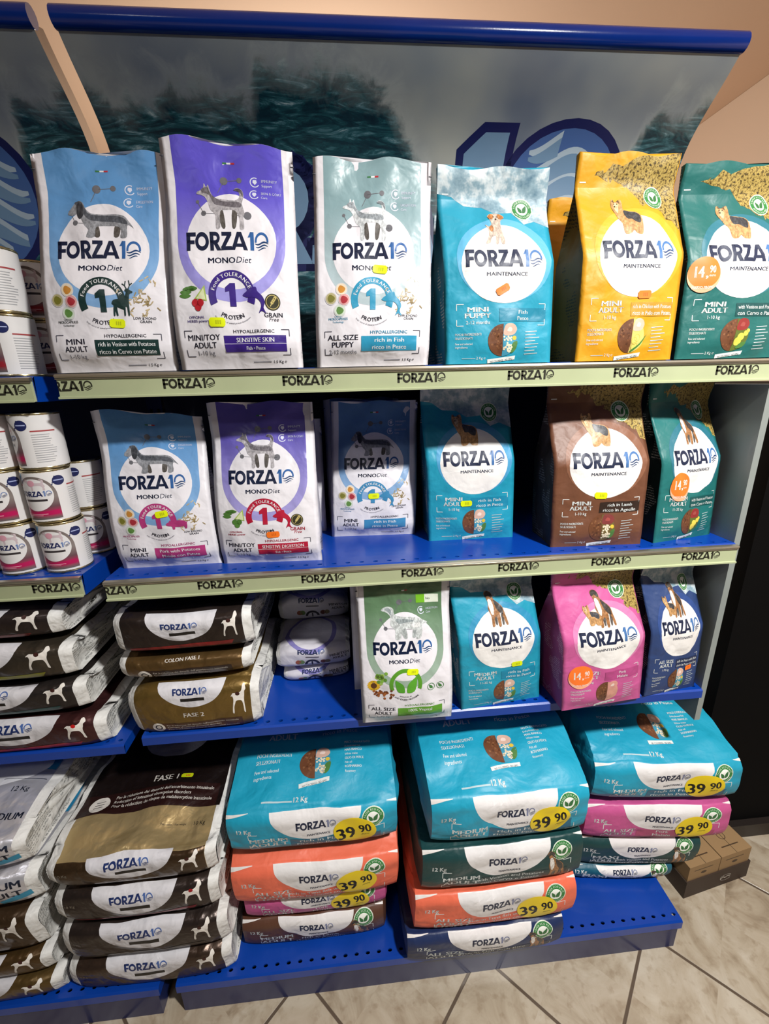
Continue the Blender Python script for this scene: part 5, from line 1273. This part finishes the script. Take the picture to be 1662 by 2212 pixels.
def foil_bag(label, col, x0, x1, y, z, H, seed, accent=None, words=None, topart=False, sub=None, yaw=0, tilt=0, L=.42, rise=-.005, half=True, group=None, margin=.020, kg=None, ery=.72, front=None, sag=0.0, dots='#3a1a14', art=None, wr=.95):
    w = x1-x0; m = mat(col, 'foil')
    return loaf('foil_bag', label, group, art or foil_art(w, col, accent, words, topart, sub, half=half, kg=kg, dots=dots, ery=ery, front=front), w, L, H, True, (x0+x1)/2, y, z, yaw, tilt, 0, seed, 'foil', (m, WG, WF), rise=rise, bulge=.006, crease=False, margin=margin, pin=.16, sag=sag, wr=wr)
BR1, BR2, GOLD, BR3 = '#4a3a30', '#3c322e', '#8a713f', '#5a4632'
GF = 'brown foil bags on the base'
foil_bag('brown foil bag at the bottom of the tall brown pile', BR1, -.232, .130, -.080, ZB, .092, 71, group=GF, wr=.9)
foil_bag('dark brown foil bag second from the bottom of the tall brown pile', BR2, -.222, .137, -.082, ZB+.108, .098, 72, accent='#4a4038', group=GF, wr=.9)
foil_bag('dark brown foil bag with red accent stripe in the tall brown pile', BR2, -.212, .132, -.080, ZB+.224, .088, 73, accent='#8e1230', group=GF, dots='#a01820', wr=.9)
foil_bag('gold-brown foil bag marked FASE 1 topping the tall brown pile', '#c0a878', -.204, .138, -.080, ZB+.330, .074, 74, topart=True, front='#4a3826', group=GF, L=.43, rise=.018, wr=1.1)
GC = 'brown foil bags on the lower shelf'
foil_bag('gold foil bag marked FASE 2 at the bottom of its shelf pile', '#7b6232', -.014, .246, .002, Z3, .118, 81, words=[('FASE 2', .0145, .36, 0)], sub='#4a2c1c', ery=.46, group=GC, L=.34, margin=.016, kg='')
foil_bag('bronze foil bag marked FASE 1 in the shelf pile', '#6b5230', -.018, .238, .006, Z3+.134, .050, 82, half=False, words=[('COLON FASE 1', .010, .72, 0)], sub='#2c1812', group=GC, L=.33, margin=.016, kg='')
foil_bag('dark brown foil bag with red stripe topping the shelf pile', '#3a302c', -.008, .252, -.004, Z3+.200, .092, 83, accent='#8a2020', group=GC, L=.33, margin=.016, kg='', sag=.015)
GE = 'foil bags lying on the lower left shelf'
foil_bag('foil bag with wine red base, lowest of the left shelf pile', '#4e2c2c', -.42, -.066, .0, .715, .078, 91, accent='#a81c2c', group=GE, L=.36, dots='#c01a1a')
foil_bag('foil bag with dark teal stripe, second of the left shelf pile', '#3a3432', -.44, -.090, .0, .806, .066, 92, accent='#1a4a48', group=GE, L=.36)
foil_bag('foil bag with yellow-green stripe in the left shelf pile', '#4a4238', -.455, -.098, .0, .885, .080, 93, accent='#8a8a1c', group=GE, L=.36, words=[('ACTIVE', .012, .60, -.05)])
foil_bag('dark foil bag with red base topping the left shelf pile', '#3a302e', -.47, -.102, .0, .978, .060, 94, accent='#6a1818', group=GE, L=.36, rise=.004)
GL = 'bags stacked on the left base'
foil_bag('brown foil bag lowest of the pile at the lower left corner', '#6a5430', -.62, -.252, -.080, ZB, .066, 95, group=GL)
foil_bag('bronze foil bag second of the pile at the lower left corner', '#5a4428', -.615, -.254, -.080, ZB+.080, .064, 96, group=GL)
foil_bag('dark brown foil bag below the white bags at the lower left corner', '#4a3826', -.61, -.250, -.080, ZB+.160, .116, 97, group=GL)
def white_art(w):
    def make(vc):
        a = Art(); s = 'pouch'; B = mat('#2b86b4', s); K = mat('#1c2438', s); Tq = mat('#2f93b8', s)
        a.rect(-w*.46, vc+.14, w*.44, vc+.50, B, 1)
        a.add([[(.15*math.cos(t), vc+.155+.065*math.sin(t)) for t in [2*PI*q/36 for q in range(36)]]], mat('#e6e6ea', s), 2)
        a.text('MEDIUM', w*.30, vc*.58, .026, K, 3, 'c', .03); a.text('ADULT', w*.31, vc*.58-.026, .026, K, 3, 'c', .03)
        a.add([[(w*.30, vc*.06), (w*.46, vc*.22), (w*.46, vc*.42), (w*.30, vc*.20)]], Tq, 3)
        a.text('12 Kg', w*.38, vc+.085, .016, K, 3, 'r', .01); a.text('MEDIUM', w*.33, vc+.030, .020, K, 3, 'c', .03)
        a.line([(w*.20, vc+.115), (w*.43, vc+.115)], .0015, K, 3)
        return a
    return make
foil_bag('white bag with teal patch under the blue and white bag, lower left', '#dcdbe2', -.60, -.226, -.080, ZB+.300, .086, 98, art=white_art(.374), group=GL)
foil_bag('blue and white bag topping the pile at the lower left corner', '#dcdbe2', -.595, -.224, -.080, ZB+.405, .080, 99, art=white_art(.371), group=GL, rise=.02)

# small white pouches lying on the lower shelf
def small_art(w):
    def make(vc):
        a = Art(); s = 'pouch'; navy = mat('#1f2c55', s); V = mat('#8d86c4', s); K = mat('#2a2630', s); W = mat('#dedbe4', s)
        a.add([[(w*.36*math.cos(t)-.006, vc+.050+.075*math.sin(t)) for t in [2*PI*q/36 for q in range(36)]]], V, 1)
        a.add([[(w*.30*math.cos(t)-.006, vc+.052+.066*math.sin(t)) for t in [2*PI*q/36 for q in range(36)]]], W, 2)
        a.logo(-.004, vc*.62, w*.36, navy, mat('#4a68a8', s), 4, hr=.2); a.rect(-w*.1, vc*.5, w*.08, vc*.53, K, 4)
        a.ring(-.003, vc*.16, .012, .018, K, 4, 0, 180); a.text('1', -.003, vc*.12, .020, K, 4, 'c', .03)
        for dx, c in ((-.036, '#a05a40'), (-.028, '#6f8a50'), (.024, '#6a3a2c'), (.034, '#8a7a5a')): a.disc(dx, vc*.28, .007, mat(c, s), 3)
        a.text('MINI/TOY', w*.36, vc*.52, .011, K, 4, 'c', .02, rot=.12); a.text('ADULT', w*.36, vc*.38, .011, K, 4, 'c', .02, rot=.12)
        return a
    return make
GP = 'small white pouches lying in the shelf corner'
for k, (x0, x1, y, z, H, lab) in enumerate(((.275, .435, .140, Z3, .036, 'small white pouch lowest of the little pile in the dark'), (.264, .442, .128, Z3+.046, .058, 'small white and violet pouch in the middle of the little pile'), (.262, .440, .235, Z3+.112, .074, 'small pouch in deep shade on top of the little pile'))):
    loaf('small_pouch', lab, GP, small_art(x1-x0), x1-x0, .20, H, True, (x0+x1)/2, y, z, .03, .012, 0, 110+k, 'pouch', (mat('#d8d5de', 'pouch'), WG, WF), rise=.004, bulge=.006, crease=False, margin=.010, pin=.35, nu=18)

# ------------------------------------------------------------------ cans
TIN, _n, _b = base('gold_tin_rim', .22, .9); _b.inputs['Base Color'].default_value = lin('#c9b98e')
def can_label(r, H):
    a = Art(); s = 'plain'; W = mat('#e4e2e0', s, .25); navy = mat('#222b58', s, .3); grey = mat('#7d7370', s, .3); K = mat('#3a3436', s, .3)
    return a
def make_can(name, label, group, x, y, z, rz, accent, r=.0370, H=.096):
    a = Art(); s = 'plain'; R_ = .28
    W = mat('#e6e4e4', s, R_); navy = mat('#262c5c', s, R_); br = mat('#7b706c', s, R_); K = mat('#3c3638', s, R_); ac = mat(accent, s, R_); ac2 = mat('#5e4248', s, R_)
    bw = .034
    fade = MATS.get(('canfade', accent))
    if not fade:
        fade, nt, b = base('can_label_fade_'+accent.strip('#'), .28); uv = uvnode(nt); sp = N(nt, 'ShaderNodeSeparateXYZ'); nt.links.new(uv.outputs[0], sp.inputs[0])
        mr = N(nt, 'ShaderNodeMapRange'); mr.inputs['From Max'].default_value = H; nt.links.new(sp.outputs['Y'], mr.inputs['Value'])
        r_ = ramp(nt, [(.06, lin('#6a6262')), (.16, lin(accent)), (.30, lin('#6b4a52')), (.5, lin('#8a807c')), (1, lin('#6e625e'))]); nt.links.new(mr.outputs[0], r_.inputs[0]); nt.links.new(r_.outputs[0], b.inputs['Base Color'])
        MATS[('canfade', accent)] = fade
    a.rect(-bw, .004, bw, .050, fade, 1); a.add([[(bw*math.cos(t), .050+bw*1.15*math.sin(t)) for t in [PI*q/24 for q in range(25)]]], fade, 1)
    a.disc(-.001, .053, .0295, W, 2, ry=.0315)
    a.shape(HUSK, -.016, .062, .036, .022, mat('#cdbcc2', s, R_), 3); a.disc(-.002, .076, .006, mat('#dba0b0', s, R_), 4)
    a.logo(0, .050, .053, navy, mat('#6f86b8', s, R_), 4, hr=.20); a.rect(-.020, .0405, .018, .0445, K, 4)
    a.add([[(-.030, .011), (.031, .013), (.031, .022), (-.030, .017)]], ac, 2); a.rect(-.024, .0145, .014, .0155, mat('#f0b8c4', s, R_), 3); a.rect(-.024, .0118, .006, .0126, mat('#f0b8c4', s, R_), 3)
    a.disc(.040, .078, .0095, navy, 3); a.rect(.0325, .0775, .0475, .0795, mat('#a9b4dd', s, R_), 4)
    for q in range(6): a.disc(.029+q*.0012, .071+q*.003, .0012, navy, 3)
    a.poly([(-.034, .094), (-.020, .094), (-.034, .070)], mat('#5aa0cc', s, R_), 2)
    a.rect(.052, .066, .088, .0685, mat('#a8484a', s, R_), 3)
    rr = random.Random(4)
    for q in range(13): a.rect(.052, .060-q*.0042, .052+.034*rr.uniform(.7, 1), .0612-q*.0042, mat('#a9aaae', s, R_), 3)
    us = np.linspace(-PI*r, PI*r, 49); vs = np.linspace(0, H, 9)
    P = lambda u, v, rr_=r: (rr_*math.sin(u/r), -rr_*math.cos(u/r), v)
    G = np.array([[P(u, .004+v*(H-.008)/H) for u in us] for v in vs])
    sh = Sheet(us, vs, G); B = {'body': MB()}; mb = B['body']
    g = [[mb.vert(G[j, i], (us[i], vs[j])) for i in range(49)] for j in range(9)]
    for j in range(8):
        for i in range(48): mb.face((g[j][i], g[j][i+1], g[j+1][i+1]), W); mb.face((g[j][i], g[j+1][i+1], g[j+1][i]), W)
    sh.decals(a, B)
    t = thing(name, label, 'can', (x, y, z), rz, group)
    mb.build('label_body', t)
    for nm, prof in (('lid', [(.0, H-.004), (r*.86, H-.004), (r*.90, H-.001), (r*.985, H), (r*1.012, H-.0015), (r*1.012, H-.0035), (r*.99, H-.005)]), ('base_rim', [(r*.99, .005), (r*1.012, .0035), (r*1.012, .0012), (r*.985, 0), (r*.9, .0008), (0, .003)])):
        q = MB(); n = 40; rings = []
        for (rr_, zz) in prof: rings.append([q.vert((rr_*math.cos(2*PI*k/n), rr_*math.sin(2*PI*k/n), zz)) for k in range(n)])
        for A_, B_ in zip(rings, rings[1:]):
            for k in range(n): 
                fc = (A_[k], A_[(k+1) % n], B_[(k+1) % n], B_[k]); q.face(fc[::-1] if nm == 'x' else fc, TIN)
        q.build(nm, t)
    return t
PROTO = {}
def can(label, group, x, y, z, rz, accent):
    if accent not in PROTO:
        PROTO[accent] = make_can('food_can', label, group, x, y, z, rz, accent); return PROTO[accent]
    r = PROTO[accent]; o = r.copy(); C.objects.link(o); o.location = (x, y, z); o.rotation_euler = (0, 0, rz); o['label'] = label; o['group'] = group
    for ch in r.children:
        c = ch.copy(); C.objects.link(c); c.parent = o
    return o
RED, PK = '#9c2a34', '#b81c58'
g1 = 'cans on the upper left shelf'; g2 = 'cans on the middle left shelf'; ZL1, ZL2 = 1.4515, 1.1045; hh = .0968
can('white can lower of the lit front pair on the upper left shelf', g1, -.089, .052, ZL1, -.75, RED)
can('white can upper of the lit front pair on the upper left shelf', g1, -.091, .052, ZL1+hh, -.95, RED)
can('shaded can at the bottom of the rear column, upper left shelf', g1, -.080, .145, ZL1, .05, RED)
can('shaded can on top of the rear column, upper left shelf', g1, -.082, .145, ZL1+hh, .05, RED)
can('can with pink band, bottom of the right front column, middle left shelf', g2, -.084, .050, ZL2, .02, PK)
can('can with pink band in the middle of the right front column', g2, -.087, .050, ZL2+hh, -.10, PK)
can('can turned to show its text panel, top of the right front column', g2, -.084, .050, ZL2+2*hh, -1.10, PK)
can('can with pink band, bottom of the second column from the aisle gap', g2, -.163, .050, ZL2, .05, PK)
can('can in the middle of the second column from the aisle gap', g2, -.166, .050, ZL2+hh, .0, PK)
can('can topping the second column from the aisle gap', g2, -.163, .050, ZL2+2*hh, -1.15, PK)
can('shaded can at the bottom behind the right front column', g2, -.079, .140, ZL2, .15, PK)
can('shaded can on top behind the right front column', g2, -.080, .140, ZL2+hh, -.9, PK)
can('can at the bottom of the column at the picture edge, middle left shelf', g2, -.242, .050, ZL2, .1, PK)
can('can stacked second in the column at the picture edge', g2, -.244, .050, ZL2+hh, .1, PK)

# ------------------------------------------------------------------ right hand side: black cabinet, cartons
t = thing('black_cabinet', 'tall matt black cabinet standing to the right of the shelving', 'cabinet', (1.68, .6, 0))
simple('body', [((-.205, -.425, .05), (.205, .40, 1.40))], BLACKM, t)
simple('plinth', [((-.19, -.445, .0), (.19, .38, .05))], metal_paint('dark_brown_plinth', '#241d1a', .5), t)
KRAFT = wall_mat('kraft_cardboard', '#9a7c56', .8); DKC = wall_mat('dark_printed_cardboard', '#3a2c24', .6)
ct = thing('carton_tray', 'dark cardboard tray on the floor beside the base deck', 'box', (1.462, .032, 0), .16)
mb = MB(); mb.box((-.115, -.0, .0), (.115, .10, .004), DKC)
for a_, b_ in (((-.115, 0, .004), (.115, .003, .062)), ((-.115, .097, .004), (.115, .10, .062)), ((-.115, .003, .004), (-.112, .097, .062)), ((.112, .003, .004), (.115, .097, .062))): mb.box(a_, b_, DKC)
a = Art(); WW = mat('#d8d2c8', 'plain')
a.add(ringp(.03, .03, .019, .0205, 20, 330, 24, .55), WW, 1); a.line([(.012, .028), (.02, .034), (.028, .029), (.036, .034), (.046, .031)], .002, WW, 1)
Sheet([-.115, .115], [0, .06], np.array([[(-.115, -.0003, .0), (.115, -.0003, .0)], [(-.115, -.0003, .06), (.115, -.0003, .06)]])).decals(a, {'body': mb})
mb.build('tray_body', ct, smooth=False)
for k, lab in enumerate(('kraft carton on the left in the dark floor tray', 'kraft carton on the right in the dark floor tray')):
    cx = -.056+k*.112; c, s_ = math.cos(.16), math.sin(.16)
    kt = thing('kraft_carton', lab, 'box', (1.462+cx*c-.05*s_, .032+cx*s_+.05*c, .0045), .16, 'kraft cartons in the tray')
    mb = MB(); mb.box((-.0545, -.046, 0), (.0545, .046, .108), KRAFT)
    a = Art(); a.ring(0, .05, .010, .012, mat('#4a3828', 'plain'), 1); a.rect(-.03, .02, .03, .023, mat('#4a3828', 'plain'), 1)
    Sheet([-.0545, .0545], [0, .092], np.array([[(-.0545, -.046, .1081), (.0545, -.046, .1081)], [(-.0545, .046, .1081), (.0545, .046, .1081)]])).decals(a, {'body': mb})
    a = Art(); a.disc(0, .075, .010, mat('#4a3828', 'plain'), 1, ry=.005); a.rect(-.035, .088, .03, .091, mat('#5a4632', 'plain'), 1)
    Sheet([-.0545, .0545], [0, .108], np.array([[(-.0545, -.0461, .0), (.0545, -.0461, 0)], [(-.0545, -.0461, .108), (.0545, -.0461, .108)]])).decals(a, {'body': mb})
    mb.build('carton_body', kt, smooth=False)
    fl = MB(); fl.box((-.0005, -.046, .1081), (.0005, .046, .1086), DKC); fl.build('lid_seam', kt, smooth=False)
